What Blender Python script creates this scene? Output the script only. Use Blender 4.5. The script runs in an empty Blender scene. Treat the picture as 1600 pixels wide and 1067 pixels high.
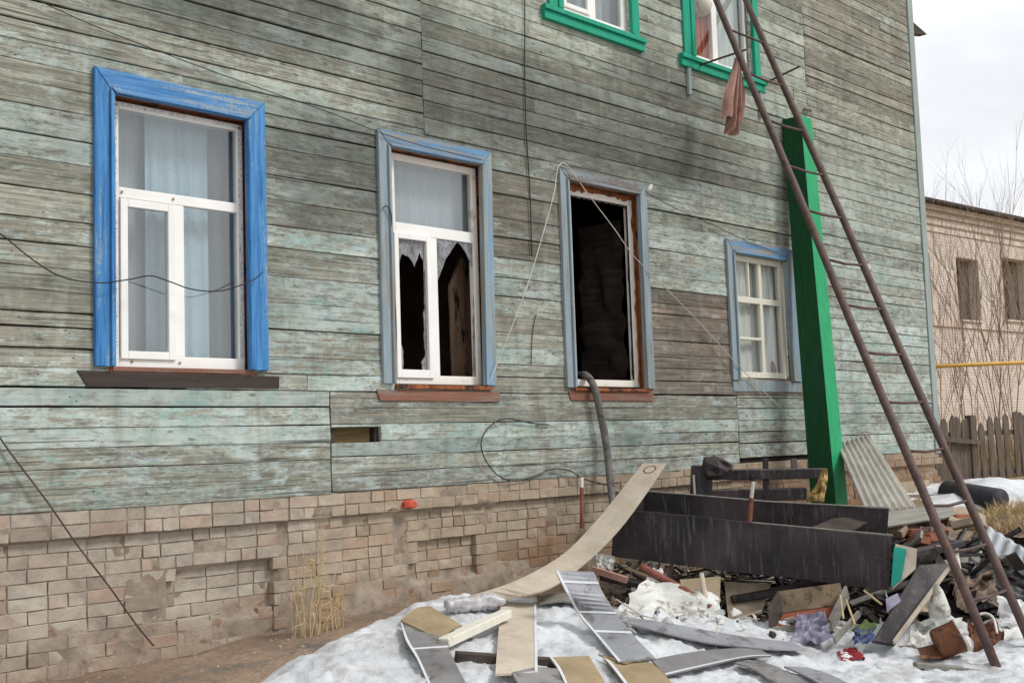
import bpy, bmesh, math, random
from mathutils import Vector, Matrix, noise
random.seed(7)
scene = bpy.context.scene
COL = scene.collection
V = Vector

# ------------------------------------------------------------------ camera
# world: house front = plane Y 0 (X along the wall, Z up, outside is -Y), ground at the wall Z 0
F_PX, CXP, CYP = 1850.0, 800.0, 533.5
CAM = V((0.0, -7.4, 1.27))
AX = V((0.70075682, -0.71261681, -0.03342396))      # camera right
AY = V((0.0394657, 0.08550357, -0.99555592))        # camera down
AZ = V((0.71230776, 0.6963235, 0.08804113))         # camera forward
cam_d = bpy.data.cameras.new('camera')
cam = bpy.data.objects.new('camera', cam_d); COL.objects.link(cam)
cam_d.sensor_width = 36.0; cam_d.lens = 36.0 * F_PX / 1600.0
cam_d.clip_end = 2000.0; cam_d.clip_start = 0.05
m3 = Matrix((AX, -AY, -AZ)).transposed()
cam.matrix_world = Matrix.Translation(CAM) @ m3.to_4x4()
scene.camera = cam
scene.cycles.max_bounces = 6; scene.cycles.diffuse_bounces = 3; scene.cycles.transparent_max_bounces = 8
scene.render.resolution_x = 1024; scene.render.resolution_y = 682

def ray(x, y):
    return AX * ((x - CXP) / F_PX) + AY * ((y - CYP) / F_PX) + AZ
def P(x, y, d):                       # point at a depth
    return CAM + ray(x, y) * d
def WP(x, y, Y=0.0):                  # point on a plane parallel to the wall
    r = ray(x, y); return CAM + r * ((Y - CAM.y) / r.y)

# ------------------------------------------------------------------ world, sun, exposure
SUN_EL, SUN_AZ = math.radians(48), math.radians(150)   # azimuth from +Y clockwise
world = bpy.data.worlds.new('World'); scene.world = world; world.use_nodes = True
nt = world.node_tree; nt.nodes.clear()
def N(tree, t, **kw):
    n = tree.nodes.new(t)
    for k, v in kw.items():
        if k.startswith('i_'):
            key = k[2:]
            n.inputs[int(key) if key.isdigit() else key].default_value = v
        else: setattr(n, k, v)
    return n
sky = N(nt, 'ShaderNodeTexSky'); sky.sky_type = 'NISHITA'; sky.sun_disc = False
sky.sun_elevation = SUN_EL; sky.sun_rotation = SUN_AZ; sky.dust_density = 3.0
tc = N(nt, 'ShaderNodeTexCoord')
mp = N(nt, 'ShaderNodeMapping'); mp.inputs['Scale'].default_value = (1.0, 1.0, 2.6)
nz = N(nt, 'ShaderNodeTexNoise'); nz.inputs['Scale'].default_value = 2.2; nz.inputs['Detail'].default_value = 7; nz.inputs['Roughness'].default_value = 0.55
cr = N(nt, 'ShaderNodeValToRGB')
cr.color_ramp.elements[0].position = 0.36; cr.color_ramp.elements[0].color = (6.5, 6.8, 7.15, 1)
cr.color_ramp.elements[1].position = 0.6; cr.color_ramp.elements[1].color = (8.7, 8.75, 8.85, 1)
mx = N(nt, 'ShaderNodeMix', data_type='RGBA'); mx.inputs[0].default_value = 0.93
bg = N(nt, 'ShaderNodeBackground'); bg.inputs['Strength'].default_value = 0.085
wo = N(nt, 'ShaderNodeOutputWorld')
L = nt.links.new
L(tc.outputs['Generated'], mp.inputs[0]); L(mp.outputs[0], nz.inputs['Vector']); L(nz.outputs[0], cr.inputs[0])
L(sky.outputs[0], mx.inputs[6]); L(cr.outputs[0], mx.inputs[7]); L(mx.outputs[2], bg.inputs[0]); L(bg.outputs[0], wo.inputs[0])
sun_d = bpy.data.lights.new('sun', 'SUN'); sun_d.energy = 1.5; sun_d.angle = math.radians(14); sun_d.color = (1, 0.985, 0.955)
sun = bpy.data.objects.new('sun', sun_d); COL.objects.link(sun)
sdir = V((math.sin(SUN_AZ) * math.cos(SUN_EL), math.cos(SUN_AZ) * math.cos(SUN_EL), math.sin(SUN_EL)))
sun.rotation_euler = (-sdir).to_track_quat('-Z', 'Y').to_euler()
vs = scene.view_settings
vs.view_transform = 'Standard'; vs.look = 'None'; vs.exposure = 0.6; vs.gamma = 1.0; vs.use_curve_mapping = False

# ------------------------------------------------------------------ helpers
def S(r, g, b, a=1.0):
    def l(c):
        c /= 255.0
        return c / 12.92 if c <= 0.04045 else ((c + 0.055) / 1.055) ** 2.4
    return (l(r), l(g), l(b), a)

class MB:
    def __init__(s): s.v = []; s.f = []; s.smooth = False
    def add(s, vs_, fs):
        o = len(s.v); s.v += [V(p) for p in vs_]; s.f += [tuple(i + o for i in f) for f in fs]; return s
    def box(s, x0, x1, y0, y1, z0, z1):
        return s.add([(x, y, z) for z in (z0, z1) for y in (y0, y1) for x in (x0, x1)],
                     [(0, 2, 3, 1), (4, 5, 7, 6), (0, 1, 5, 4), (2, 6, 7, 3), (0, 4, 6, 2), (1, 3, 7, 5)])
    def prism(s, poly, off):
        n = len(poly); off = V(off)
        a = [V(p) for p in poly]; b = [p + off for p in a]
        return s.add(a + b, [tuple(range(n)), tuple(range(2 * n - 1, n - 1, -1))] + [(i, i + n, (i + 1) % n + n, (i + 1) % n) for i in range(n)])
    def xz(s, poly, y0, y1):              # polygon in the wall plane, extruded in Y
        return s.prism([(p[0], y0, p[1]) for p in poly], (0, y1 - y0, 0))
    def tube(s, pts, r, n=6, cap=True, taper=None):
        pts = [V(p) for p in pts]; m = len(pts); o = len(s.v)
        up = V((0.13, 0.31, 0.94))
        for i, p in enumerate(pts):
            t = (pts[min(i + 1, m - 1)] - pts[max(i - 1, 0)])
            if t.length < 1e-9: t = V((0, 0, 1))
            t.normalize()
            a = t.cross(up)
            if a.length < 0.05: a = t.cross(V((1, 0, 0)))
            a.normalize(); b = t.cross(a)
            rr = r if taper is None else r + (taper - r) * i / max(1, m - 1)
            for k in range(n):
                an = 2 * math.pi * k / n
                s.v.append(p + a * (rr * math.cos(an)) + b * (rr * math.sin(an)))
        for i in range(m - 1):
            for k in range(n):
                s.f.append((o + i * n + k, o + i * n + (k + 1) % n, o + (i + 1) * n + (k + 1) % n, o + (i + 1) * n + k))
        if cap:
            s.f.append(tuple(o + k for k in range(n - 1, -1, -1))); s.f.append(tuple(o + (m - 1) * n + k for k in range(n)))
        return s
    def beam(s, a, b, w, h, up=(0, 0, 1)):      # square bar from a to b
        a, b = V(a), V(b); t = (b - a).normalized(); up = V(up)
        sd = t.cross(up)
        if sd.length < 0.05: sd = t.cross(V((1, 0, 0)))
        sd.normalize(); u = sd.cross(t)
        c = [sd * (i * w / 2) + u * (j * h / 2) for i, j in ((-1, -1), (1, -1), (1, 1), (-1, 1))]
        return s.add([a + q for q in c] + [b + q for q in c], [(3, 2, 1, 0), (4, 5, 6, 7)] + [(i, (i + 1) % 4, (i + 1) % 4 + 4, i + 4) for i in range(4)])
    def strip(s, pairs, th, jit=0.0, up=None):   # bent sheet from pairs of edge points, with thickness
        m = len(pairs); o = len(s.v); top = []; bot = []
        nrm = []
        for i in range(m):
            a, b = V(pairs[i][0]), V(pairs[i][1])
            i0, i1 = max(i - 1, 0), min(i + 1, m - 1)
            t = (V(pairs[i1][0]) + V(pairs[i1][1]) - V(pairs[i0][0]) - V(pairs[i0][1]))
            n_ = t.cross(b - a); n_.normalize()
            if n_.dot(CAM - a) < 0: n_ = -n_
            nrm.append(n_)
        for i in range(m):
            a, b = V(pairs[i][0]), V(pairs[i][1])
            for q in (a, b, b - nrm[i] * th, a - nrm[i] * th): s.v.append(q)
        for i in range(m - 1):
            for k in range(4):
                s.f.append((o + i * 4 + k, o + i * 4 + (k + 1) % 4, o + (i + 1) * 4 + (k + 1) % 4, o + (i + 1) * 4 + k))
        s.f.append((o + 3, o + 2, o + 1, o)); e = o + (m - 1) * 4; s.f.append((e, e + 1, e + 2, e + 3))
        return s
    def grid(s, nu, nv, fn):
        o = len(s.v)
        for j in range(nv + 1):
            for i in range(nu + 1): s.v.append(V(fn(i / nu, j / nv)))
        for j in range(nv):
            for i in range(nu):
                a = o + j * (nu + 1) + i; s.f.append((a, a + 1, a + nu + 2, a + nu + 1))
        return s
    def lathe(s, base, axis, prof, n=12, wob=0.0):
        base, axis = V(base), V(axis).normalized()
        a = axis.cross(V((0.3, 0.9, 0.2))).normalized(); b = axis.cross(a); o = len(s.v); m = len(prof)
        for r, h in prof:
            for k in range(n):
                an = 2 * math.pi * k / n; rr = r * (1 + wob * noise.noise(V((math.cos(an) * 1.7, math.sin(an) * 1.7, h * 9 + base.x))))
                s.v.append(base + axis * h + a * (rr * math.cos(an)) + b * (rr * math.sin(an)))
        for i in range(m - 1):
            for k in range(n):
                s.f.append((o + i * n + k, o + i * n + (k + 1) % n, o + (i + 1) * n + (k + 1) % n, o + (i + 1) * n + k))
        s.f.append(tuple(o + k for k in range(n - 1, -1, -1))); s.f.append(tuple(o + (m - 1) * n + k for k in range(n)))
        return s
    def build(s, name, m, parent=None, bevel=0.0, smooth=False, recalc=True):
        o_ = org(parent)
        me = bpy.data.meshes.new(name)
        me.from_pydata([p - o_ for p in s.v], [], s.f)
        if bevel or recalc:
            bm = bmesh.new(); bm.from_mesh(me)
            if recalc: bmesh.ops.recalc_face_normals(bm, faces=bm.faces)
            if bevel: bmesh.ops.bevel(bm, geom=list(bm.edges), offset=bevel, segments=1, affect='EDGES', clamp_overlap=True)
            bm.to_mesh(me); bm.free()
        if smooth: me.polygons.foreach_set('use_smooth', [True] * len(me.polygons))
        if m: me.materials.append(m)
        ob = bpy.data.objects.new(name, me); COL.objects.link(ob)
        if parent: ob.parent = parent; ORG[ob.name] = o_
        return ob
ORG = {}
def org(o): return ORG.get(o.name, V((0, 0, 0))) if o else V((0, 0, 0))
def tag(o, label=None, cat=None, group=None, kind=None):
    if label: o['label'] = label
    if cat: o['category'] = cat
    if group: o['group'] = group
    if kind: o['kind'] = kind
    return o
def empty(name, loc, parent=None):
    o = bpy.data.objects.new(name, None); COL.objects.link(o); o.empty_display_size = 0.1
    o.location = V(loc) - org(parent)
    if parent: o.parent = parent
    ORG[o.name] = V(loc); return o
def thing(name, label, cat, loc, group=None): return tag(empty(name, loc), label, cat, group)
def single(name, mb, m, label, cat, group=None, **kw):      # a thing that is one mesh, origin at its lowest point
    lo = min(mb.v, key=lambda p: p.z).copy()
    mb.v = [p - lo for p in mb.v]
    o = mb.build(name, m, None, **kw); o.location = lo
    return tag(o, label, cat, group)

def fbm(x, y, z=0.0, oct=4, lac=2.0, g=0.5):
    a, t = 1.0, 0.0; p = V((x, y, z))
    for _ in range(oct):
        t += a * noise.noise(p); p = p * lac; a *= g
    return t
def sst(a, b, x):
    t = min(1.0, max(0.0, (x - a) / (b - a))); return t * t * (3 - 2 * t)
def smoothpath(pts, k=6):
    pts = [V(p) for p in pts]; out = []
    for i in range(len(pts) - 1):
        p0, p1, p2, p3 = pts[max(i - 1, 0)], pts[i], pts[i + 1], pts[min(i + 2, len(pts) - 1)]
        for j in range(k):
            t = j / k
            out.append(0.5 * (2 * p1 + (p2 - p0) * t + (2 * p0 - 5 * p1 + 4 * p2 - p3) * t * t + (3 * p1 - p0 - 3 * p2 + p3) * t ** 3))
    out.append(pts[-1]); return out

# ------------------------------------------------------------------ materials
def newmat(name):
    m = bpy.data.materials.new(name); m.use_nodes = True; t = m.node_tree; t.nodes.clear()
    o = N(t, 'ShaderNodeOutputMaterial'); b = N(t, 'ShaderNodeBsdfPrincipled'); t.links.new(b.outputs[0], o.inputs[0])
    return m, t, b
def noise_n(t, vec, scale, detail=5, rough=0.6, loc=None, dist=0.0):
    mpn = N(t, 'ShaderNodeMapping'); mpn.inputs['Scale'].default_value = scale if isinstance(scale, tuple) else (scale,) * 3
    if loc: mpn.inputs['Location'].default_value = loc
    t.links.new(vec, mpn.inputs[0])
    n = N(t, 'ShaderNodeTexNoise'); n.inputs['Scale'].default_value = 1.0; n.inputs['Detail'].default_value = detail; n.inputs['Roughness'].default_value = rough
    n.inputs['Distortion'].default_value = dist
    t.links.new(mpn.outputs[0], n.inputs['Vector']); return n.outputs[0]
def ramp(t, fac, a, b, ca=(0, 0, 0, 1), cb=(1, 1, 1, 1), mid=None):
    r = N(t, 'ShaderNodeValToRGB'); e = r.color_ramp.elements
    e[0].position = a; e[0].color = ca; e[1].position = b; e[1].color = cb
    if mid:
        q = e.new(mid[0]); q.color = mid[1]
    t.links.new(fac, r.inputs[0]); return r.outputs[0]
def mixc(t, fac, a, b, mode='MIX'):
    m = N(t, 'ShaderNodeMix', data_type='RGBA', blend_type=mode)
    for s_, v in ((0, fac), (6, a), (7, b)):
        if isinstance(v, (int, float)): m.inputs[s_].default_value = v
        elif isinstance(v, tuple): m.inputs[s_].default_value = v
        else: t.links.new(v, m.inputs[s_])
    return m.outputs[2]
def math_n(t, op, a, b=None, c=None, clamp=False):
    m = N(t, 'ShaderNodeMath', operation=op); m.use_clamp = clamp
    for i, v in enumerate((a, b, c)):
        if v is None: continue
        if isinstance(v, (int, float)): m.inputs[i].default_value = v
        else: t.links.new(v, m.inputs[i])
    return m.outputs[0]
def bump_n(t, h, strength, dist=0.01):
    b = N(t, 'ShaderNodeBump'); b.inputs['Strength'].default_value = strength; b.inputs['Distance'].default_value = dist
    t.links.new(h, b.inputs['Height']); return b.outputs[0]
def objvec(t, rnd=3.0):
    c = N(t, 'ShaderNodeTexCoord'); i = N(t, 'ShaderNodeObjectInfo')
    v = N(t, 'ShaderNodeVectorMath', operation='MULTIPLY_ADD')
    cb = N(t, 'ShaderNodeCombineXYZ')
    for k in range(3): t.links.new(i.outputs['Random'], cb.inputs[k])
    t.links.new(cb.outputs[0], v.inputs[0]); v.inputs[1].default_value = (rnd * 7.1, rnd * 3.3, rnd * 5.7); t.links.new(c.outputs['Object'], v.inputs[2])
    return v.outputs[0], i

def simple(name, c1, c2, scale=4.0, rough=0.7, bump=0.3, c3=None, lo=0.35, hi=0.65, fine=60.0, metal=0.0, rnd=1.0, spec=0.35, bd=0.006, c3pos=(0.55, 0.62), c3scale=9.0, fa=0.35):
    m, t, b = newmat(name); v, info = objvec(t, rnd)
    n1 = noise_n(t, v, scale, 6, 0.62); col = ramp(t, n1, lo, hi, c1, c2)
    if c3:
        n3 = noise_n(t, v, c3scale if isinstance(c3scale, tuple) else (c3scale,) * 3, 7, 0.65, (5, 2, 9)); col = mixc(t, ramp(t, n3, *c3pos), col, c3)
    n2 = noise_n(t, v, fine if isinstance(fine, tuple) else (fine,) * 3, 4, 0.7)
    col = mixc(t, fa, col, ramp(t, n2, 0.3, 0.7, (0.45, 0.45, 0.45, 1), (1, 1, 1, 1)), 'MULTIPLY')
    t.links.new(col, b.inputs['Base Color'])
    b.inputs['Roughness'].default_value = rough; b.inputs['Metallic'].default_value = metal; b.inputs['Specular IOR Level'].default_value = spec
    if bump:
        h = math_n(t, 'ADD', math_n(t, 'MULTIPLY', n1, 0.6), math_n(t, 'MULTIPLY', n2, 0.4))
        t.links.new(bump_n(t, h, bump, bd), b.inputs['Normal'])
    return m

def plank_mat():
    # object colour: R = how much paint is left, G = how brown the bare wood is, B = soot
    m, t, b = newmat('weathered_painted_plank'); v, info = objvec(t, 3.0)
    oc = N(t, 'ShaderNodeSeparateColor'); t.links.new(info.outputs['Color'], oc.inputs[0])
    cR, cG, cB = oc.outputs[0], oc.outputs[1], oc.outputs[2]
    wc = N(t, 'ShaderNodeTexCoord').outputs['Object']
    grain = noise_n(t, v, (1.6, 1, 70), 4, 0.65)
    grain2 = noise_n(t, v, (7, 1, 190), 2, 0.6)
    big = noise_n(t, wc, (0.9, 1, 1.6), 4, 0.55, (3.1, 0, 1.2))
    peel = noise_n(t, v, (5.5, 1, 21), 6, 0.72, (9, 4, 2), 0.4)
    peel2 = noise_n(t, v, (26, 1, 75), 3, 0.7)
    pm = math_n(t, 'ADD', math_n(t, 'MULTIPLY', peel, 0.7), math_n(t, 'MULTIPLY', peel2, 0.3))
    # paint left where pm < threshold
    th = math_n(t, 'MULTIPLY_ADD', cR, 0.34, 0.33)
    th = math_n(t, 'ADD', th, math_n(t, 'MULTIPLY', math_n(t, 'SUBTRACT', big, 0.5), 0.22))
    paint = math_n(t, 'MULTIPLY', math_n(t, 'SUBTRACT', th, pm), 11.0, clamp=True)
    wood_grey = ramp(t, grain, 0.3, 0.72, S(100, 100, 89), S(179, 179, 164))
    wood_brown = ramp(t, grain, 0.3, 0.72, S(80, 69, 61), S(156, 138, 124))
    wood = mixc(t, math_n(t, 'MULTIPLY', cG, ramp(t, big, 0.3, 0.6, (0.35, 0.35, 0.35, 1), (1, 1, 1, 1))), wood_grey, wood_brown)
    ty = noise_n(t, wc, (1.3, 1, 2.2), 4, 0.6, (7, 0, 3))
    p1 = ramp(t, ty, 0.36, 0.64, S(156, 180, 174), S(190, 205, 204), (0.5, S(184, 194, 186)))
    p1 = mixc(t, ramp(t, noise_n(t, v, (5, 1, 12), 6, 0.6, (1, 7, 3)), 0.56, 0.7), p1, S(136, 168, 163))
    sz = N(t, 'ShaderNodeSeparateXYZ'); t.links.new(wc, sz.inputs[0])
    up = math_n(t, 'MULTIPLY', math_n(t, 'ADD', math_n(t, 'SUBTRACT', sz.outputs[2], 3.1), math_n(t, 'MULTIPLY', math_n(t, 'SUBTRACT', big, 0.5), 4.0)), 0.55, clamp=True)
    p1 = mixc(t, math_n(t, 'MULTIPLY', up, 0.75), p1, S(174, 181, 167))
    p1 = mixc(t, 0.7, p1, ramp(t, grain, 0.25, 0.7, (0.62, 0.64, 0.62, 1), (1.06, 1.06, 1.06, 1)), 'MULTIPLY')
    col = mixc(t, math_n(t, 'MULTIPLY', paint, 0.93), wood, p1)
    dm_ = noise_n(t, v, (5.5, 1, 13), 6, 0.7, (31, 9, 4))
    col = mixc(t, math_n(t, 'MULTIPLY', ramp(t, dm_, 0.5, 0.66), 0.55), col, mixc(t, 0.72, col, S(60, 60, 54)))
    col = mixc(t, math_n(t, 'MULTIPLY', ramp(t, noise_n(t, v, (4, 1, 11), 5, 0.65, (41, 2, 6)), 0.56, 0.7), 0.38), col, S(196, 204, 198))
    col = mixc(t, math_n(t, 'MULTIPLY', ramp(t, noise_n(t, wc, (2.4, 1, 5), 5, 0.6, (51, 2, 6)), 0.6, 0.7), math_n(t, 'MULTIPLY', paint, 0.4)), col, S(150, 180, 196))
    # vertical run-off streaks and blotches
    run = noise_n(t, wc, (6, 1, 1.1), 6, 0.7, (2, 1, 8))
    col = mixc(t, math_n(t, 'MULTIPLY', ramp(t, noise_n(t, wc, (4, 1, 0.8), 5, 0.65, (22, 1, 3)), 0.54, 0.70), 0.35), col, S(192, 198, 188))
    col = mixc(t, math_n(t, 'MULTIPLY', ramp(t, run, 0.5, 0.72), 0.4), col, S(84, 82, 72))
    bl = noise_n(t, wc, (0.8, 1, 1.4), 6, 0.62, (11, 2, 5))
    bl2 = noise_n(t, v, (4.5, 1, 16), 6, 0.66, (3, 9, 5))
    soot = math_n(t, 'ADD', math_n(t, 'MULTIPLY', cB, 1.1), math_n(t, 'MULTIPLY', math_n(t, 'SUBTRACT', bl, 0.53), 3.4), clamp=True)
    # smoke stains left by the fire, each round its own centre (x, z, half width, half height, strength)
    for sx_, sz_, rx_, rz_, st_ in ((-0.6, 4.35, 1.6, 0.6, 1.5), (-2.3, 4.25, 1.0, 0.8, 1.2), (-3.9, 3.45, 0.8, 0.5, 1.6), (-4.6, 4.75, 1.2, 0.5, 1.7), (1.4, 4.35, 1.4, 0.6, 1.1), (-2.9, 5.0, 0.35, 1.0, 0.6), (-1.6, 3.35, 0.5, 0.5, 0.6), (0.4, 5.1, 0.9, 0.3, 0.8)):
        df = N(t, 'ShaderNodeMapping'); df.inputs['Location'].default_value = (-sx_ / rx_, 0, -sz_ / rz_); df.inputs['Scale'].default_value = (1 / rx_, 0, 1 / rz_); t.links.new(wc, df.inputs[0])
        ln_ = N(t, 'ShaderNodeVectorMath', operation='LENGTH'); t.links.new(df.outputs[0], ln_.inputs[0])
        w_ = math_n(t, 'MULTIPLY', math_n(t, 'SUBTRACT', 1.25, math_n(t, 'ADD', ln_.outputs['Value'], math_n(t, 'MULTIPLY', math_n(t, 'SUBTRACT', bl2, 0.5), 1.2))), st_, clamp=True)
        soot = math_n(t, 'ADD', soot, w_)
    soot = math_n(t, 'MULTIPLY', soot, ramp(t, bl2, 0.25, 0.65, (0.45, 0.45, 0.45, 1), (1, 1, 1, 1)), clamp=True)
    col = mixc(t, math_n(t, 'MULTIPLY', soot, 0.7), col, S(66, 66, 60))
    # pinkish undercoat and mossy specks
    col = mixc(t, math_n(t, 'MULTIPLY', ramp(t, noise_n(t, wc, (2.1, 1, 7), 5, 0.6, (4, 4, 4)), 0.66, 0.74), 0.45), col, S(166, 128, 112))
    col = mixc(t, math_n(t, 'MULTIPLY', ramp(t, noise_n(t, wc, (3.1, 1, 5), 6, 0.7, (14, 4, 14)), 0.64, 0.74), 0.5), col, S(120, 112, 74))
    # knots
    vo = N(t, 'ShaderNodeTexVoronoi'); vo.inputs['Scale'].default_value = 1.0
    mk = N(t, 'ShaderNodeMapping'); mk.inputs['Scale'].default_value = (3.2, 1, 8.5); t.links.new(v, mk.inputs[0]); t.links.new(mk.outputs[0], vo.inputs['Vector'])
    kn = ramp(t, vo.outputs['Distance'], 0.06, 0.13, (1, 1, 1, 1), (0, 0, 0, 1))
    col = mixc(t, math_n(t, 'MULTIPLY', kn, 0.6), col, S(66, 66, 58))
    vo2 = N(t, 'ShaderNodeTexVoronoi'); vo2.inputs['Scale'].default_value = 1.0; mk2 = N(t, 'ShaderNodeMapping'); mk2.inputs['Scale'].default_value = (9.0, 1, 17.0); t.links.new(v, mk2.inputs[0]); t.links.new(mk2.outputs[0], vo2.inputs['Vector'])
    col = mixc(t, math_n(t, 'MULTIPLY', ramp(t, vo2.outputs['Distance'], 0.05, 0.10, (1, 1, 1, 1), (0, 0, 0, 1)), ramp(t, noise_n(t, v, (2, 1, 6), 2, 0.5, (5, 5, 8)), 0.52, 0.56)), col, S(48, 48, 44))
    cr_ = ramp(t, noise_n(t, v, (1.1, 1, 48), 3, 0.5, (2, 7, 7), 0.5), 0.30, 0.345, (1, 1, 1, 1), (0, 0, 0, 1))
    col = mixc(t, math_n(t, 'MULTIPLY', cr_, 0.65), col, S(45, 42, 38))
    vr = math_n(t, 'MULTIPLY_ADD', info.outputs['Random'], 0.34, 0.83)
    vc = N(t, 'ShaderNodeCombineColor')
    for k in range(3): t.links.new(vr, vc.inputs[k])
    col = mixc(t, 1.0, col, vc.outputs[0], 'MULTIPLY')
    t.links.new(col, b.inputs['Base Color']); b.inputs['Roughness'].default_value = 0.85; b.inputs['Specular IOR Level'].default_value = 0.2
    h = math_n(t, 'ADD', math_n(t, 'MULTIPLY', grain, 0.5), math_n(t, 'MULTIPLY', grain2, 0.25))
    h = math_n(t, 'ADD', h, math_n(t, 'MULTIPLY', paint, 0.25)); h = math_n(t, 'SUBTRACT', h, math_n(t, 'MULTIPLY', cr_, 0.6))
    t.links.new(bump_n(t, h, 0.55, 0.008), b.inputs['Normal'])
    return m

def worn_paint(name, paint_a, paint_b, wood_a, wood_b, cover=0.8, axis='z', rough=0.6, bump=0.3, chip=0.06):
    m, t, b = newmat(name); v, info = objvec(t, 2.0)
    sc = {'z': (40, 40, 2.2), 'x': (2.2, 40, 40), 'n': (9, 9, 9)}[axis]
    grain = noise_n(t, v, sc, 6, 0.65, dist=0.2)
    peel = noise_n(t, v, tuple(k * 0.45 for k in sc), 9, 0.7, (4, 8, 1), 0.3)
    fine = noise_n(t, v, 45, 5, 0.7)
    pm = math_n(t, 'ADD', math_n(t, 'MULTIPLY', peel, 0.75), math_n(t, 'MULTIPLY', fine, 0.25))
    mask = ramp(t, pm, 0.28 + 0.4 * cover, 0.28 + 0.4 * cover + chip, (1, 1, 1, 1), (0, 0, 0, 1))
    pc = ramp(t, grain, 0.3, 0.7, paint_a, paint_b); wc = ramp(t, grain, 0.3, 0.7, wood_a, wood_b)
    col = mixc(t, mask, wc, pc)
    t.links.new(col, b.inputs['Base Color']); b.inputs['Roughness'].default_value = rough; b.inputs['Specular IOR Level'].default_value = 0.3
    t.links.new(bump_n(t, math_n(t, 'ADD', math_n(t, 'MULTIPLY', grain, 0.7), math_n(t, 'MULTIPLY', mask, 0.3)), bump, 0.006), b.inputs['Normal'])
    return m

def brick_mat(name, base=True):
    m, t, b = newmat(name); v, info = objvec(t, 5.0)
    wc = N(t, 'ShaderNodeNewGeometry').outputs['Position']
    rc = N(t, 'ShaderNodeValToRGB'); rc.color_ramp.interpolation = 'LINEAR'; e = rc.color_ramp.elements
    e[0].position = 0; e[0].color = S(172, 163, 151); e[1].position = 1; e[1].color = S(190, 183, 172)
    for pos, c in ((0.2, S(186, 178, 167)), (0.4, S(168, 159, 147)), (0.62, S(184, 174, 162)), (0.86, S(180, 161, 147)), (0.94, S(152, 142, 130))):
        q = e.new(pos); q.color = c
    if base: t.links.new(info.outputs['Random'], rc.inputs[0])
    else: t.links.new(noise_n(t, wc, (4.5, 1, 12), 1, 0.3), rc.inputs[0])
    n1 = noise_n(t, v if base else wc, 11, 8, 0.7); n2 = noise_n(t, v if base else wc, 70, 5, 0.7)
    col = mixc(t, 0.85, rc.outputs[0], ramp(t, n1, 0.25, 0.72, (0.62, 0.6, 0.57, 1), (1.1, 1.08, 1.05, 1)), 'MULTIPLY')
    col = mixc(t, ramp(t, n2, 0.58, 0.76), col, S(128, 112, 98))
    wn = noise_n(t, wc, (1.9, 1, 3.0), 6, 0.65, (17, 3, 3)); col = mixc(t, 0.8, col, ramp(t, wn, 0.3, 0.7, (0.72, 0.69, 0.66, 1), (1.1, 1.1, 1.1, 1)), 'MULTIPLY')
    # pale plaster residue, damp brown stains rising from the soil in patches
    pl = noise_n(t, wc, (1.6, 1, 2.4), 7, 0.65, (3, 3, 3)); col = mixc(t, math_n(t, 'MULTIPLY', ramp(t, pl, 0.54, 0.66), 0.45), col, S(188, 178, 164))
    sp = N(t, 'ShaderNodeSeparateXYZ'); t.links.new(wc, sp.inputs[0])
    dz = math_n(t, 'ADD', sp.outputs[2], math_n(t, 'MULTIPLY', math_n(t, 'SUBTRACT', noise_n(t, wc, (1.2, 1, 2.2), 6, 0.65, (8, 8, 1)), 0.5), 1.1))
    dx = math_n(t, 'MULTIPLY', math_n(t, 'SUBTRACT', sp.outputs[0], 4.6), 0.12, clamp=True)
    dm = math_n(t, 'MULTIPLY', math_n(t, 'SUBTRACT', math_n(t, 'ADD', 0.16, math_n(t, 'MULTIPLY', dx, 0.9)), dz), 2.6, clamp=True)
    col = mixc(t, math_n(t, 'MULTIPLY', dm, 0.75), col, S(132, 100, 76))
    wx_ = math_n(t, 'MULTIPLY', math_n(t, 'SUBTRACT', sp.outputs[0], 4.9), 1.2, clamp=True)
    col = mixc(t, math_n(t, 'MULTIPLY', wx_, 0.6), col, mixc(t, 1.0, col, (0.93, 0.82, 0.68, 1), 'MULTIPLY'))
    t.links.new(col, b.inputs['Base Color']); b.inputs['Roughness'].default_value = 0.92; b.inputs['Specular IOR Level'].default_value = 0.15
    t.links.new(bump_n(t, math_n(t, 'ADD', math_n(t, 'MULTIPLY', n1, 0.7), math_n(t, 'MULTIPLY', n2, 0.3)), 0.7, 0.012), b.inputs['Normal'])
    return m

def glass_mat(name, tint=(0.92, 0.95, 0.95, 1), ior=2.1, rough=0.02):
    m = bpy.data.materials.new(name); m.use_nodes = True; t = m.node_tree; t.nodes.clear()
    o = N(t, 'ShaderNodeOutputMaterial'); mxs = N(t, 'ShaderNodeMixShader'); tr = N(t, 'ShaderNodeBsdfTransparent'); gl = N(t, 'ShaderNodeBsdfGlossy'); lw = N(t, 'ShaderNodeLayerWeight')
    tr.inputs[0].default_value = tint; gl.inputs['Roughness'].default_value = rough; lw.inputs[0].default_value = 0.5
    f0 = ((ior - 1) / (ior + 1)) ** 2
    fac = math_n(t, 'MULTIPLY_ADD', math_n(t, 'POWER', lw.outputs['Facing'], 5.0), 1 - f0, f0)
    tcn = N(t, 'ShaderNodeTexCoord'); h = noise_n(t, tcn.outputs['Object'], 2.0, 2, 0.4)
    bn = bump_n(t, h, 0.06, 0.02); t.links.new(bn, gl.inputs['Normal'])
    t.links.new(fac, mxs.inputs[0]); t.links.new(tr.outputs[0], mxs.inputs[1]); t.links.new(gl.outputs[0], mxs.inputs[2]); t.links.new(mxs.outputs[0], o.inputs[0])
    return m

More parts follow.
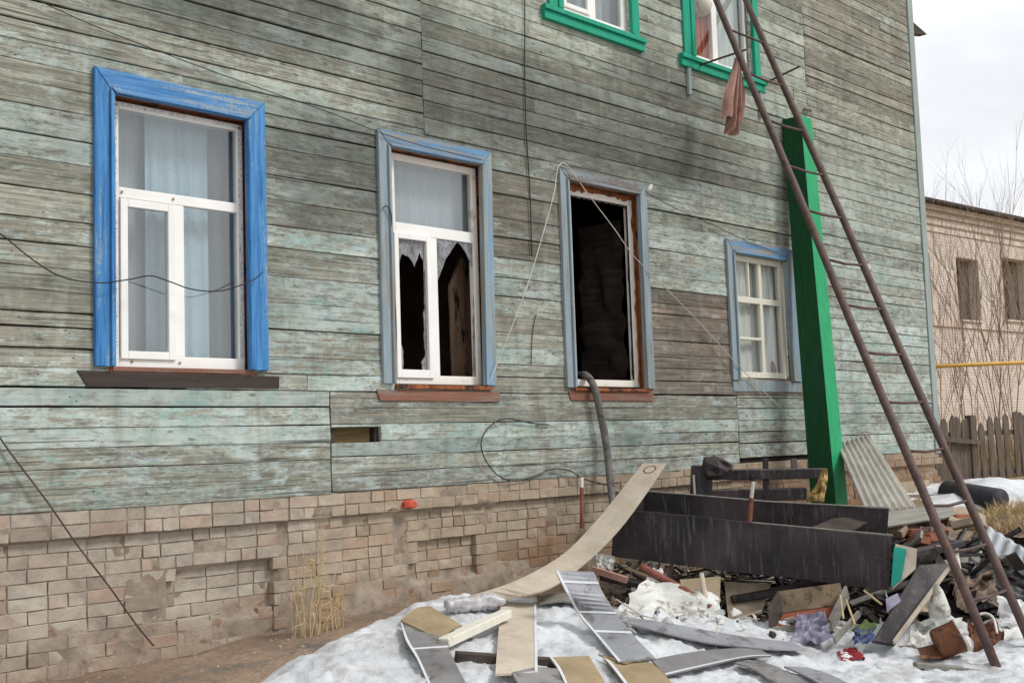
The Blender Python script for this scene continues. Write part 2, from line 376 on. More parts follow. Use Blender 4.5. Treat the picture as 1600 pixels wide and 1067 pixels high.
M = {}
M['plank'] = plank_mat()
M['brick'] = brick_mat('old_pale_brick'); M['brickfar'] = brick_mat('old_pale_brick_wall', False)
M['mortar'] = simple('crumbling_mortar', S(130, 117, 103), S(166, 151, 135), 7.0, 0.95, 0.8, S(136, 110, 92), bd=0.015)
M['backing'] = simple('dark_sheathing', S(22, 20, 18), S(38, 34, 30), 6, 0.95, 0.2)
M['char'] = simple('charred_interior', S(20, 18, 18), S(48, 42, 39), 3, 0.9, 0.5)
M['room'] = simple('dim_wallpaper', S(120, 116, 108), S(140, 134, 124), 2, 0.9, 0.05)
M['blue'] = worn_paint('bright_blue_paint', S(22, 86, 148), S(84, 150, 204), S(96, 138, 168), S(152, 168, 178), 0.64, bump=0.7)
M['blue_x'] = worn_paint('bright_blue_paint_lintel', S(34, 98, 160), S(98, 154, 200), S(112, 142, 164), S(162, 170, 174), 0.56, 'x', bump=0.7)
M['faded'] = worn_paint('faded_grey_blue_paint', S(120, 138, 148), S(150, 164, 170), S(120, 116, 106), S(152, 148, 138), 0.55)
M['fadedblue'] = worn_paint('faded_sky_blue_paint', S(106, 143, 172), S(138, 164, 182), S(126, 130, 122), S(158, 158, 148), 0.5)
M['faded_x'] = worn_paint('faded_blue_lintel_paint', S(78, 128, 172), S(116, 150, 178), S(118, 120, 116), S(152, 152, 146), 0.5, 'x')
M['smoke_x'] = worn_paint('smoked_lintel_paint', S(118, 130, 136), S(140, 150, 154), S(86, 82, 78), S(128, 122, 116), 0.42, 'x')
M['pvc'] = simple('white_plastic_frame', S(232, 231, 227), S(242, 241, 237), 3, 0.4, 0.0, spec=0.5, fa=0.06)
M['pvc_sooty'] = simple('smoke_stained_white_plastic', S(234, 226, 214), S(240, 236, 230), 3, 0.5, 0.0, S(176, 150, 126), c3pos=(0.58, 0.75), c3scale=6, fa=0.1)
M['tape'] = None
M['foamwood'] = simple('orange_brown_bare_wood', S(116, 64, 38), S(170, 104, 60), (30, 30, 2), 0.85, 0.5, S(52, 38, 30), c3scale=7, c3pos=(0.5, 0.62))
M['sill_dark'] = worn_paint('dark_brown_sill_paint', S(44, 37, 34), S(70, 59, 53), S(56, 50, 46), S(88, 80, 74), 0.7, 'x')
M['sill_red'] = worn_paint('red_brown_sill_paint', S(116, 76, 62), S(142, 98, 82), S(112, 98, 88), S(142, 130, 118), 0.58, 'x')
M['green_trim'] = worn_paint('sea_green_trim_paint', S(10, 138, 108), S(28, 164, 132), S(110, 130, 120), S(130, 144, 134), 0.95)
M['green_dark'] = worn_paint('dark_green_board', S(0, 52, 24), S(6, 76, 36), S(28, 66, 40), S(58, 84, 62), 0.80, rough=0.6, bump=0.5)
M['green_light'] = worn_paint('light_green_board', S(14, 136, 84), S(44, 166, 112), S(40, 120, 84), S(90, 140, 112), 0.78, rough=0.6, bump=0.5)
M['glass'] = glass_mat('window_glass')
M['glass_old'] = glass_mat('old_window_glass', (0.96, 0.97, 0.965, 1), 1.6, 0.04)
M['shard'] = simple('sooty_glass_shard', S(120, 122, 124), S(172, 174, 176), 14, 0.3, 0.0, S(60, 58, 56), spec=0.6)
M['oldwhite'] = worn_paint('old_cream_window_paint', S(206, 202, 186), S(226, 222, 208), S(120, 112, 98), S(150, 140, 124), 0.82)
M['rust'] = simple('rusty_brown_metal', S(74, 58, 54), S(100, 80, 74), 9, 0.65, 0.4, S(112, 74, 56), c3scale=16, c3pos=(0.56, 0.66))
M['rust_orange'] = simple('orange_rust', S(96, 62, 46), S(140, 92, 66), 9, 0.85, 0.5, S(60, 44, 40))
M['cable'] = simple('black_cable', S(34, 34, 34), S(46, 46, 46), 8, 0.6, 0.0)
M['cord'] = simple('hanging_rope', S(196, 188, 172), S(214, 208, 196), 8, 0.8, 0.0)
M['hose'] = simple('grey_hose_canvas', S(92, 90, 88), S(122, 118, 114), 12, 0.8, 0.4, S(70, 66, 62))
M['charwood'] = None
M['hardboard'] = simple('beige_hardboard', S(186, 173, 155), S(204, 192, 175), 3, 0.8, 0.1, S(164, 148, 128), c3scale=5, c3pos=(0.5, 0.85))
M['hardtan'] = simple('tan_hardboard', S(150, 132, 102), S(172, 153, 122), 3, 0.8, 0.1, S(128, 110, 84), c3scale=5, c3pos=(0.5, 0.85))
M['laminate'] = simple('grey_laminate', S(136, 137, 142), S(160, 161, 166), 2.5, 0.45, 0.1, S(112, 110, 108), c3scale=4)
M['laminate2'] = simple('dull_grey_laminate', S(118, 116, 116), S(146, 144, 143), 2.5, 0.55, 0.1, S(100, 94, 88), c3scale=4)
M['band'] = simple('pale_edge_band', S(205, 208, 212), S(225, 226, 228), 4, 0.5, 0.0)
M['whitecloth'] = simple('dirty_white_sheet', S(196, 196, 190), S(226, 226, 220), 5, 0.8, 0.3, S(160, 152, 140), c3scale=7)
M['tan'] = simple('tan_board', S(150, 134, 108), S(176, 160, 132), 4, 0.8, 0.2, S(110, 94, 74))
M['greyboard'] = simple('grey_weathered_board', S(122, 120, 112), S(150, 146, 136), (2, 30, 30), 0.85, 0.3)
M['darkboard'] = simple('dark_brown_board', S(52, 44, 40), S(80, 70, 62), (4, 4, 20), 0.8, 0.4)
M['redwood'] = simple('red_brown_stick', S(110, 62, 50), S(150, 96, 80), 10, 0.75, 0.2)
M['slate'] = simple('grey_cement_sheet', S(164, 160, 150), S(186, 181, 171), 3, 0.9, 0.2, S(150, 144, 133), c3pos=(0.5, 0.75))
M['tin'] = simple('dull_zinc_sheet', S(170, 174, 180), S(200, 203, 208), 3, 0.5, 0.2, S(140, 138, 136), metal=0.2)
M['teal'] = simple('teal_paint', S(0, 136, 118), S(16, 152, 134), 4, 0.55, 0.1)
M['yellowfoam'] = simple('yellow_foam', S(176, 146, 88), S(208, 180, 122), 18, 0.95, 0.8, S(130, 92, 50))
M['pink'] = simple('dusty_pink_cloth', S(150, 112, 100), S(184, 148, 136), (16, 16, 2), 0.9, 0.2)
M['purple'] = simple('lilac_plastic_bag', S(104, 100, 120), S(142, 138, 156), 10, 0.45, 0.4)
M['bluebag'] = simple('blue_plastic', S(40, 54, 92), S(58, 74, 116), 8, 0.45, 0.3)
M['greenrag'] = simple('green_rag', S(78, 92, 54), S(110, 122, 76), 12, 0.9, 0.5)
M['redcloth'] = simple('red_cloth', S(120, 26, 34), S(150, 42, 50), 8, 0.85, 0.3)
M['redbox'] = simple('rust_red_lining', S(122, 62, 44), S(150, 84, 62), 6, 0.8, 0.2)
M['film'] = simple('milky_plastic_film', S(176, 172, 174), S(206, 204, 206), 9, 0.35, 0.4)
M['curtain_blue'] = simple('pale_blue_curtain', S(176, 198, 212), S(198, 214, 222), (30, 30, 1.5), 0.9, 0.2)
M['tulle'] = simple('grey_net_curtain', S(176, 179, 186), S(192, 195, 200), (22, 22, 1), 0.95, 0.1)
M['whitenet'] = simple('white_net_curtain', S(206, 208, 203), S(224, 226, 221), (30, 30, 1.5), 0.9, 0.1)
M['curtain_white'] = simple('white_curtain', S(212, 214, 208), S(232, 234, 228), (30, 30, 1.5), 0.9, 0.2)
M['curtain_brown'] = simple('brown_curtain', S(160, 88, 60), S(208, 128, 94), (40, 40, 1), 0.9, 0.2)
M['fence'] = simple('grey_fence_board', S(84, 74, 66), S(124, 112, 100), (30, 30, 2.5), 0.9, 0.4)
M['pipe_yellow'] = simple('yellow_gas_pipe', S(196, 150, 60), S(214, 168, 78), 6, 0.5, 0.05)
M['twig'] = simple('bare_twig_bark', S(140, 122, 108), S(174, 154, 138), 14, 0.9, 0.2)
M['straw'] = simple('dry_straw', S(188, 162, 122), S(214, 192, 150), 14, 0.9, 0.0)
M['rubber'] = simple('black_rubber', S(40, 42, 46), S(58, 60, 66), 8, 0.7, 0.2)
M['stone'] = simple('beige_stone', S(150, 134, 114), S(178, 160, 138), 9, 0.9, 0.6)
M['redbrick'] = simple('red_brick_rubble', S(120, 70, 56), S(156, 96, 78), 12, 0.95, 0.6, S(110, 98, 90))
M['roof'] = simple('grey_roof_sheet', S(96, 96, 96), S(120, 120, 120), 3, 0.8, 0.2)
M['ceramic'] = simple('white_ceramic', S(210, 206, 196), S(226, 222, 212), 5, 0.3, 0.0)
M['ring'] = simple('brown_stamp_ink', S(130, 78, 66), S(158, 104, 88), 22, 0.8, 0.0)

def char_mat():
    m, t, b = newmat('charred_wood'); v, info = objvec(t, 2.0)
    n1 = noise_n(t, v, 2.6, 7, 0.65); cr_ = N(t, 'ShaderNodeTexVoronoi'); cr_.feature = 'DISTANCE_TO_EDGE'; cr_.inputs['Scale'].default_value = 9
    mk = N(t, 'ShaderNodeMapping'); mk.inputs['Scale'].default_value = (1, 1, 2.4); t.links.new(v, mk.inputs[0]); t.links.new(mk.outputs[0], cr_.inputs['Vector'])
    run = noise_n(t, v, (26, 26, 1.6), 6, 0.7)
    col = ramp(t, n1, 0.36, 0.66, S(24, 23, 24), S(50, 43, 45))
    col = mixc(t, ramp(t, run, 0.54, 0.72), col, S(98, 90, 90)); col = mixc(t, ramp(t, noise_n(t, v, 1.1, 5, 0.6, (3, 3, 3)), 0.45, 0.62), col, mixc(t, 0.5, col, S(90, 76, 78)))
    col = mixc(t, math_n(t, 'MULTIPLY', ramp(t, cr_.outputs[0], 0.0, 0.05, (1, 1, 1, 1), (0, 0, 0, 1)), ramp(t, n1, 0.5, 0.6)), col, S(22, 22, 22))
    fl = noise_n(t, v, 34, 5, 0.75); col = mixc(t, ramp(t, fl, 0.66, 0.76), col, S(128, 124, 120))
    t.links.new(col, b.inputs['Base Color']); b.inputs['Roughness'].default_value = 0.55; b.inputs['Specular IOR Level'].default_value = 0.35
    t.links.new(bump_n(t, math_n(t, 'ADD', math_n(t, 'MULTIPLY', run, 0.5), n1), 0.45, 0.01), b.inputs['Normal'])
    return m
M['charwood'] = char_mat()

def tape_mat():
    m, t, b = newmat('printed_protective_tape'); c = N(t, 'ShaderNodeTexCoord').outputs['Object']
    n1 = noise_n(t, c, (70, 70, 160), 2, 0.5); n2 = noise_n(t, c, (9, 9, 14), 2, 0.5)
    k = math_n(t, 'MULTIPLY', ramp(t, n1, 0.54, 0.6), ramp(t, n2, 0.4, 0.46))
    col = mixc(t, k, S(226, 226, 226), S(112, 112, 124)); t.links.new(col, b.inputs['Base Color']); b.inputs['Roughness'].default_value = 0.35
    return m
M['tape'] = tape_mat()

def dirt_mat():
    m, t, b = newmat('bare_soil'); c = N(t, 'ShaderNodeNewGeometry').outputs['Position']
    n1 = noise_n(t, c, 1.3, 8, 0.65); n2 = noise_n(t, c, 24, 7, 0.7); n3 = noise_n(t, c, (3, 3, 3), 6, 0.7, (4, 4, 4))
    col = ramp(t, n1, 0.3, 0.7, S(122, 104, 90), S(168, 146, 126), (0.5, S(144, 122, 104)))
    col = mixc(t, ramp(t, n3, 0.5, 0.64), col, S(120, 112, 102))
    col = mixc(t, 0.6, col, ramp(t, n2, 0.3, 0.7, (0.5, 0.5, 0.5, 1), (1.15, 1.15, 1.15, 1)), 'MULTIPLY')
    sp = N(t, 'ShaderNodeSeparateXYZ'); t.links.new(c, sp.inputs[0])
    far = math_n(t, 'MULTIPLY', math_n(t, 'SUBTRACT', sp.outputs[0], 17.0), 0.25, clamp=True)
    col = mixc(t, far, col, ramp(t, n3, 0.35, 0.65, S(134, 112, 76), S(176, 150, 106)))
    t.links.new(col, b.inputs['Base Color']); b.inputs['Roughness'].default_value = 0.95; b.inputs['Specular IOR Level'].default_value = 0.2
    t.links.new(bump_n(t, math_n(t, 'ADD', n2, math_n(t, 'MULTIPLY', n3, 0.6)), 0.8, 0.03), b.inputs['Normal'])
    return m
M['dirt'] = dirt_mat()
def snow_mat():
    m, t, b = newmat('old_wet_snow'); c = N(t, 'ShaderNodeNewGeometry').outputs['Position']
    n1 = noise_n(t, c, 1.7, 7, 0.62); n2 = noise_n(t, c, 30, 6, 0.7); n3 = noise_n(t, c, 90, 3, 0.6)
    col = ramp(t, n1, 0.34, 0.6, S(184, 186, 189), S(220, 222, 225))
    col = mixc(t, math_n(t, 'MULTIPLY', ramp(t, noise_n(t, c, 2.6, 8, 0.72, (6, 1, 2)), 0.48, 0.68), 0.65), col, S(146, 140, 131))
    col = mixc(t, ramp(t, n3, 0.64, 0.7), col, S(112, 104, 94))
    t.links.new(col, b.inputs['Base Color']); b.inputs['Roughness'].default_value = 0.75; b.inputs['Specular IOR Level'].default_value = 0.3
    t.links.new(bump_n(t, math_n(t, 'ADD', n2, n1), 0.6, 0.03), b.inputs['Normal'])
    return m
M['snow'] = snow_mat()

# ------------------------------------------------------------------ ground
def terr(x, y):
    s = sst(0.15, 3.3, -y)
    h = -0.58 * s + 0.5 * sst(11.5, 15.5, x) * (1 - 0.6 * sst(2.5, 5.0, -y) * (1 - sst(15, 18, x)))
    dx = x - 9.4; dy = y + 1.45                               # the mound under the burnt furniture
    u = dx * 0.86 + dy * -0.5; w = dx * 0.5 + dy * 0.86
    h -= 0.42 * math.exp(-(u / 1.2) ** 4 - ((w + 0.02) / 0.6) ** 4)
    h -= 0.10 * sst(6.0, 3.5, x)
    near = 1.0 if x < 20 else 0.3
    h += near * (0.035 * fbm(x * 0.9, y * 0.9, 1.0, 3) + 0.018 * fbm(x * 4.5, y * 4.5, 7.0, 3))
    return h
def GP(x, y, lift=0.0):
    r = ray(x, y); t = 4.0
    while t < 40:
        p = CAM + r * t
        if p.z < terr(p.x, p.y) + lift or p.y > -0.02 and p.x < 16.1: return p
        t += 0.02
    return CAM + r * 15
mb = MB()
def axis(segs):
    out = []
    for a, b, st in segs:
        n = max(1, round((b - a) / st)); out += [a + (b - a) * i / n for i in range(n)]
    return out + [segs[-1][1]]
gx = axis([(-400, -40, 60), (-40, -4, 3), (-4, 2.6, 0.4), (2.6, 14, 0.07), (14, 24, 0.35), (24, 60, 3), (60, 800, 90)])
gy = axis([(-500, -40, 60), (-40, -9, 2.5), (-9, -5, 0.5), (-5, 0.4, 0.07), (0.4, 12, 0.8), (12, 60, 4), (60, 700, 80)])
for yy in gy:
    for xx in gx: mb.v.append(V((xx, yy, terr(xx, yy))))
nx = len(gx)
for j in range(len(gy) - 1):
    for i in range(nx - 1):
        a = j * nx + i; mb.f.append((a, a + 1, a + nx + 1, a + nx))
g = mb.build('ground', M['dirt'], smooth=True, recalc=False); tag(g, kind='structure')

def snow_t(x, y):
    yl = -0.95 + (x - 4.08) * 0.36 if x < 6.2 else -0.19 - (x - 6.2) * 0.02
    if x < 4.08: yl = -0.95 - (4.08 - x) * 0.9
    yl += 0.10 * fbm(x * 1.6, 3.3, 0, 3)
    d = yl - y
    t = min(d * 0.5, 0.11 + 0.05 * sst(0.3, 1.5, d)) if d > 0 else d * 0.6
    t = max(t, -0.15)
    t += 0.03 * fbm(x * 2.3, y * 2.3, 4.0, 3) * sst(-0.1, 0.3, d) + 0.02 * fbm(x * 9, y * 9, 2.0, 3) * sst(-0.1, 0.2, d)
    t += (0.014 * fbm(x * 17, y * 17, 5.0, 2) + 0.018 * abs(noise.noise(V((x * 11, y * 11, 2.2)))) - 0.01) * sst(0.02, 0.3, d)
    ridge = abs(noise.noise(V((x * 5.5, y * 5.5, 9))))
    t += 0.03 * ridge * sst(0.1, 0.6, d)
    # trodden, half melted places among the rubbish
    t -= 0.26 * sst(0.02, 0.5, noise.noise(V((x * 0.85 + 3, y * 0.85, 5.0)))) * sst(8.0, 9.2, x)
    nd = (x - 7.86) * 0.40 + (y + 1.74) * 0.916 + 0.12 * noise.noise(V((x * 2.1, y * 2.1, 3)))
    t -= 0.5 * sst(0.0, 0.3, nd) * sst(7.5, 8.0, x + 0.4 * y + 0.9)
    t -= 0.4 * sst(11.0, 12.0, x)
    return t
mb = MB()
sx = axis([(1.5, 3.4, 0.2), (3.4, 3.9, 0.05), (3.9, 10.6, 0.025), (10.6, 12.6, 0.1)]); sy = axis([(-9.5, -4.6, 0.3), (-4.6, -0.2, 0.025), (-0.2, -0.02, 0.05)])
keep = {}
for j, yy in enumerate(sy):
    for i, xx in enumerate(sx):
        ts_ = snow_t(xx, yy); mb.v.append(V((xx, yy, terr(xx, yy) + ts_))); keep[(i, j)] = ts_ > -0.06
nx = len(sx)
for j in range(len(sy) - 1):
    for i in range(nx - 1):
        if keep[(i, j)] or keep[(i + 1, j)] or keep[(i, j + 1)] or keep[(i + 1, j + 1)]:
            a = j * nx + i; mb.f.append((a, a + 1, a + nx + 1, a + nx))
sn = mb.build('snow', M['snow'], smooth=True, recalc=False); tag(sn, kind='structure')
def SG(x, y, lift=0.0):                 # on the snow or soil, whichever is higher
    r = ray(x, y); t = 4.0
    while t < 40:
        p = CAM + r * t
        hh = terr(p.x, p.y)
        if -9 < p.y < 0 and 2 < p.x < 12.5: hh = max(hh, hh + snow_t(p.x, p.y))
        if p.z < hh + lift or p.y > -0.02 and p.x < 16.1: return p
        t += 0.02
    return CAM + r * 15

# ------------------------------------------------------------------ the wooden house
house = thing('wooden_house', 'two-storey house clad in weathered pale green boards on a brick base', 'house', (9.5, 0.0, 0.0))
XL, XR, ZT = -1.5, 15.9, 8.4
OPEN = {   # clear openings in the boards: x0, x1, z0, z1
    'w1': (3.76, 4.86, 1.88, 3.75), 'w2': (6.19, 7.28, 1.80, 3.76), 'w3': (8.38, 9.50, 1.80, 3.78), 'w4': (11.13, 12.20, 1.93, 3.34),
    'g1': (8.40, 9.46, 5.46, 7.3), 'g2': (10.60, 11.72, 5.46, 7.3), 'vent': (5.545, 6.035, 1.34, 1.459)}
rects = list(OPEN.values())
# sheathing behind the boards, with the openings left free
xs = sorted({XL, XR + 0.1} | {r[0] for r in rects} | {r[1] for r in rects}); zs = sorted({0.9, ZT} | {r[2] for r in rects} | {r[3] for r in rects})
mb = MB()
for i in range(len(xs) - 1):
    for j in range(len(zs) - 1):
        cxm, czm = (xs[i] + xs[i + 1]) / 2, (zs[j] + zs[j + 1]) / 2
        if any(r[0] < cxm < r[1] and r[2] < czm < r[3] for r in rects): continue
        mb.add([(xs[i], 0.03, zs[j]), (xs[i + 1], 0.03, zs[j]), (xs[i + 1], 0.03, zs[j + 1]), (xs[i], 0.03, zs[j + 1])], [(0, 1, 2, 3)])
mb.build('sheathing', M['backing'], house)
mb = MB()   # the other three walls, and the floor between the storeys
mb.box(XL, XL + 0.1, 0.04, 9.0, -0.3, ZT); mb.box(XR + 0.0, XR + 0.1, 0.05, 9.0, 0.95, ZT); mb.box(XL + 0.1, XR, 8.9, 9.0, -0.3, ZT)
mb.build('side_wall', M['backing'], house)
mb = MB(); mb.prism([(XL - 0.4, -0.5, ZT), (XR + 0.5, -0.5, ZT), (XR - 3, 4.5, ZT + 3.0), (XL + 3, 4.5, ZT + 3.0)], (0, 0, 0.06))
mb.prism([(XL - 0.4, 9.5, ZT), (XR + 0.5, 9.5, ZT), (XR - 3, 4.5, ZT + 3.0), (XL + 3, 4.5, ZT + 3.0)], (0, 0, 0.06))
mb.prism([(XR + 0.5, -0.5, ZT), (XR + 0.5, 9.5, ZT), (XR - 3, 4.5, ZT + 3.0)], (0, 0, 0.06)); mb.prism([(XL - 0.4, -0.5, ZT), (XL - 0.4, 9.5, ZT), (XL + 3, 4.5, ZT + 3.0)], (0, 0, 0.06))
mb.build('roof', M['roof'], house)

def rows_from(zs_top_down): return [(zs_top_down[i + 1], zs_top_down[i]) for i in range(len(zs_top_down) - 1)]
def spread(a, b, step, rnd=0.012):
    n = max(1, round((b - a) / step)); z = [a + (b - a) * i / n for i in range(n + 1)]
    for i in range(1, n): z[i] += random.uniform(-rnd, rnd)
    return list(reversed(z))
rL = spread(4.823, ZT, 0.141)[:-1] + [4.823, 4.68, 4.54, 4.403, 4.261, 4.114, 3.979]
rLow1 = [3.979, 3.846, 3.714, 3.561, 3.374, 3.215, 3.024, 2.831, 2.674, 2.515, 2.36, 2.221, 2.127, 1.994, 1.869, 1.742]
rLow2 = [3.979, 3.832, 3.731, 3.581, 3.362, 3.177, 2.983, 2.815, 2.602, 2.398, 2.194, 1.989, 1.865, 1.742]
rM = spread(5.257, ZT, 0.145)[:-1] + [5.257, 5.094, 4.953, 4.801, 4.661, 4.509, 4.374, 4.232, 4.085, 3.935]
rLow3 = [3.935, 3.741, 3.538, 3.321, 3.141, 2.959, 2.78, 2.607, 2.425, 2.281, 2.144, 1.997, 1.881, 1.742]
rLow4 = spread(1.745, 3.935, 0.134)
rP1 = [1.738, 1.617, 1.48, 1.353, 1.218, 1.087, 0.952]
rP2 = [1.738, 1.611, 1.484, 1.352, 1.231, 1.103, 0.962]
rP3 = [1.785, 1.72, 1.60, 1.47, 1.34, 1.21, 1.05]
rR = spread(1.005, ZT, 0.133, 0.014)
sections = [   # rows, x0, x1, base colours (paint, brown, soot)
    ('L', rL, XL, 6.585), ('l1', rLow1, XL, 4.3), ('l2', rLow2, 4.3, 6.7), ('M', rM, 6.585, 12.97), ('m3', rLow3, 6.7, 8.9), ('m4', rLow4, 8.9, 12.55),
    ('p1', rP1, XL, 5.535), ('p2', rP2, 5.545, 11.09), ('p3', rP3, 11.1, 12.6), ('R', rR, 12.975, XR)]
def plank_colour(sec, x, z):
    r = random.random
    if sec == 'L': c = (0.42 + 0.5 * r(), 0.12 * r(), 0.05 + 0.18 * r())
    elif sec == 'l1': c = (0.3 + 0.55 * r(), 0.35 * r(), 0.14 * r())
    elif sec == 'l2': c = (0.50 + 0.3 * r(), 0.3 * r(), 0.16 * r() + (0.34 if 3.0 < z < 3.75 else 0))
    elif sec == 'M': c = (0.42 + 0.5 * r(), 0.15 * r(), 0.06 + 0.18 * r())
    elif sec == 'm3': c = (0.30 + 0.5 * r(), 0.55 * r(), 0.08 + 0.16 * r())
    elif sec == 'm4':
        c = (0.5 + 0.3 * r(), 0.1 * r(), 0.14 * r()) if z > 2.9 else (0.02 + 0.25 * r(), 0.85 + 0.3 * r(), 0.15 + 0.2 * r())
    elif sec == 'p1': c = (0.45 + 0.5 * r(), 0.35 * r(), 0.02 + 0.14 * r())
    elif sec == 'p2': c = (0.42 + 0.5 * r(), 0.3 * r(), 0.04 + 0.16 * r())
    elif sec == 'p3': c = (0.45 + 0.3 * r(), 0.1 * r(), 0.08 * r())
    else:
        if z > 5.55: c = (0.26 + 0.22 * r(), 0.12 + 0.25 * r(), 0.12 * r())
        elif z > 5.3: c = (0.5, 0.2, 0.0)
        else: c = (0.62 + 0.3 * r(), 0.1 * r(), 0.05 * r())
    if sec == 'm3' and 2.9 < z < 3.75: c = (0.28 + 0.3 * r(), 0.6, 0.2)
    if sec == 'p1' and 1.34 < z < 1.40 and x < 3.4: c = (0.2, 0.8, 0.2)
    return c + (1.0,)
def cutpieces(a, b, z0, z1):
    """x pieces of one row; each piece is a list of (x, zlo, zhi) stations, notched round the openings"""
    evs = sorted({a, b} | {min(max(v_, a), b) for r in rects for v_ in r[:2] if r[2] < z1 and r[3] > z0})
    out, cur = [], []
    for i in range(len(evs) - 1):
        xa, xb = evs[i], evs[i + 1]; xm = (xa + xb) / 2; lo, hi = z0, z1
        for r in rects:
            if r[0] < xm < r[1] and r[2] < hi and r[3] > lo:
                if r[2] <= lo and r[3] >= hi: lo = hi
                elif r[2] > lo and (r[2] - lo) >= (hi - r[3]): hi = r[2]
                else: lo = r[3]
        if hi - lo < 0.012:
            if cur: out.append(cur); cur = []
            continue
        cur.append((xa, xb, lo, hi))
    if cur: out.append(cur)
    return out
plank_n = 0
planks_left = []
def plank_mesh(segs, seed):
    mb = MB(); st = []
    gap0, gap1 = random.uniform(0.0003, 0.003), random.uniform(0.0003, 0.003)
    if random.random() < 0.38: gap0 += random.uniform(0.003, 0.009)
    yof = random.uniform(-0.004, 0.004); tilt = random.uniform(-0.003, 0.006)
    for xa, xb, lo, hi in segs:
        n = max(1, int((xb - xa) / 0.16))
        for i in range(n + 1):
            x = xa + (xb - xa) * i / n
            if i == 0: x += 0.0015
            if i == n: x -= 0.0015
            w0 = 0.0055 * noise.noise(V((x * 1.3, seed, 0.5))) + 0.002 * noise.noise(V((x * 6, seed, 3)))
            w1 = 0.0045 * noise.noise(V((x * 1.3, seed, 7.5))) + 0.002 * noise.noise(V((x * 6, seed, 9)))
            yw = yof + 0.004 * noise.noise(V((x * 0.8, seed, 2.5)))
            st.append((x, lo + gap0 + w0, hi - gap1 + w1, yw))
    o = 0
    for x, lo, hi, yw in st:
        c = 0.004
        mb.v += [V((x, 0.028, lo)), V((x, yw + c - tilt, lo)), V((x, yw - tilt, lo + c)), V((x, yw + tilt * 0.3, hi - c)), V((x, yw + c, hi)), V((x, 0.028, hi))]
    for i in range(len(st) - 1):
        for k in range(5):
            a = i * 6 + k; mb.f.append((a, a + 1, a + 7, a + 6))
    mb.f.append((5, 4, 3, 2, 1, 0)); e = (len(st) - 1) * 6; mb.f.append(tuple(e + k for k in range(6)))
    return mb
todo = []
for sec, rows_, x0, x1 in sections:
    for z0, z1 in rows_from(rows_):
        if sec == 'R' and z0 < 5.3 and z0 > 1.0: xa0 = 12.2 if 1.93 < z0 < 3.3 else 12.61
        else: xa0 = x0
        if sec == 'R' and z0 >= 5.3: xa0 = 12.975
        xb0 = x1
        if sec == 'M' and z1 < 5.31: xb0 = 12.605
        # long rows are made of butted boards
        cuts = [xa0]
        if sec in ('L', 'l1', 'p1') : cuts += [random.uniform(0.3, 1.6)]
        if sec == 'M' and random.random() < 0.5: cuts += [random.choice([8.0, 9.9, 10.2]) + random.uniform(-0.2, 0.2)]
        if sec == 'p2': cuts += [random.choice([8.05, 9.95, 10.0])] if random.random() < 0.5 else []
        if sec == 'l2' and 1.85 < (z0 + z1) / 2 < 1.9 or sec == 'l2' and z0 < 1.75: cuts += [5.33]
        if sec == 'R' and random.random() < 0.25: cuts += [random.uniform(13.6, 15.2)]
        cuts.append(xb0)
        for i in range(len(cuts) - 1):
            for piece in cutpieces(cuts[i], cuts[i + 1], z0, z1):
                xm = (piece[0][0] + piece[-1][1]) / 2; zm = (z0 + z1) / 2
                c = CAM; q = V((xm, 0, zm)) - CAM; d = q.dot(AZ); px = CXP + F_PX * q.dot(AX) / d; py = CYP + F_PX * q.dot(AY) / d
                # how much of it the frame can show
                vis = 0.0
                for k in range(9):
                    xx = piece[0][0] + (piece[-1][1] - piece[0][0]) * k / 8; q = V((xx, 0, zm)) - CAM; d = q.dot(AZ)
                    if d > 0.5 and 0 <= CXP + F_PX * q.dot(AX) / d <= 1600 and 0 <= CYP + F_PX * q.dot(AY) / d <= 1067: vis += (piece[-1][1] - piece[0][0]) / d / d
                todo.append((vis, sec, piece, xm, zm))
todo.sort(key=lambda q: -q[0])
rest = MB()
for k, (vis, sec, piece, xm, zm) in enumerate(todo):
    pm_ = plank_mesh(piece, k * 3.7)
    if k < 300 and vis > 0:
        ob = pm_.build('plank', M['plank'], house, recalc=False); ob.color = plank_colour(sec, xm, zm)
    else: rest.add(pm_.v, pm_.f)
ro = rest.build('remaining_planks', M['plank'], house, recalc=False); ro.color = (0.5, 0.3, 0.15, 1); ro['kind'] = 'stuff'
print('planks', len(todo), sum(1 for q in todo if q[0] > 0))

# corner board, and the stub of the eaves beam that sticks out past it
M['corner'] = worn_paint('grey_green_corner_paint', S(132, 146, 142), S(160, 172, 168), S(120, 116, 106), S(146, 142, 132), 0.7)
mb = MB(); mb.box(15.905, 16.06, -0.02, 0.05, 0.98, ZT - 0.01); mb.build('corner_board', M['corner'], house, bevel=0.004)
mb = MB(); mb.prism([(16.02, 0.02, 7.0), (16.02, 0.02, 7.22), (16.42, -0.05, 7.06)], (0, 0.12, 0)); mb.prism([(16.03, 0.02, 6.9), (16.03, 0.02, 7.0), (16.12, 0.0, 6.93)], (0, 0.1, 0))
mb.build('beam_stub', M['darkboard'], house)
# vent hole: recessed brown board between the studs
mb = MB(); mb.box(5.50, 6.08, 0.10, 0.12, 1.31, 1.49); mb.box(5.62, 5.98, 0.075, 0.098, 1.33, 1.47); mb.build('vent_board', simple('old_brown_board', S(92, 74, 46), S(128, 104, 70), (3, 30, 30), 0.85, 0.4), house)
for a, b in ((5.50, 5.60), (6.0, 6.08)): MB().box(a, b, 0.035, 0.099, 1.31, 1.49).build('vent_stud', M['darkboard'], house)

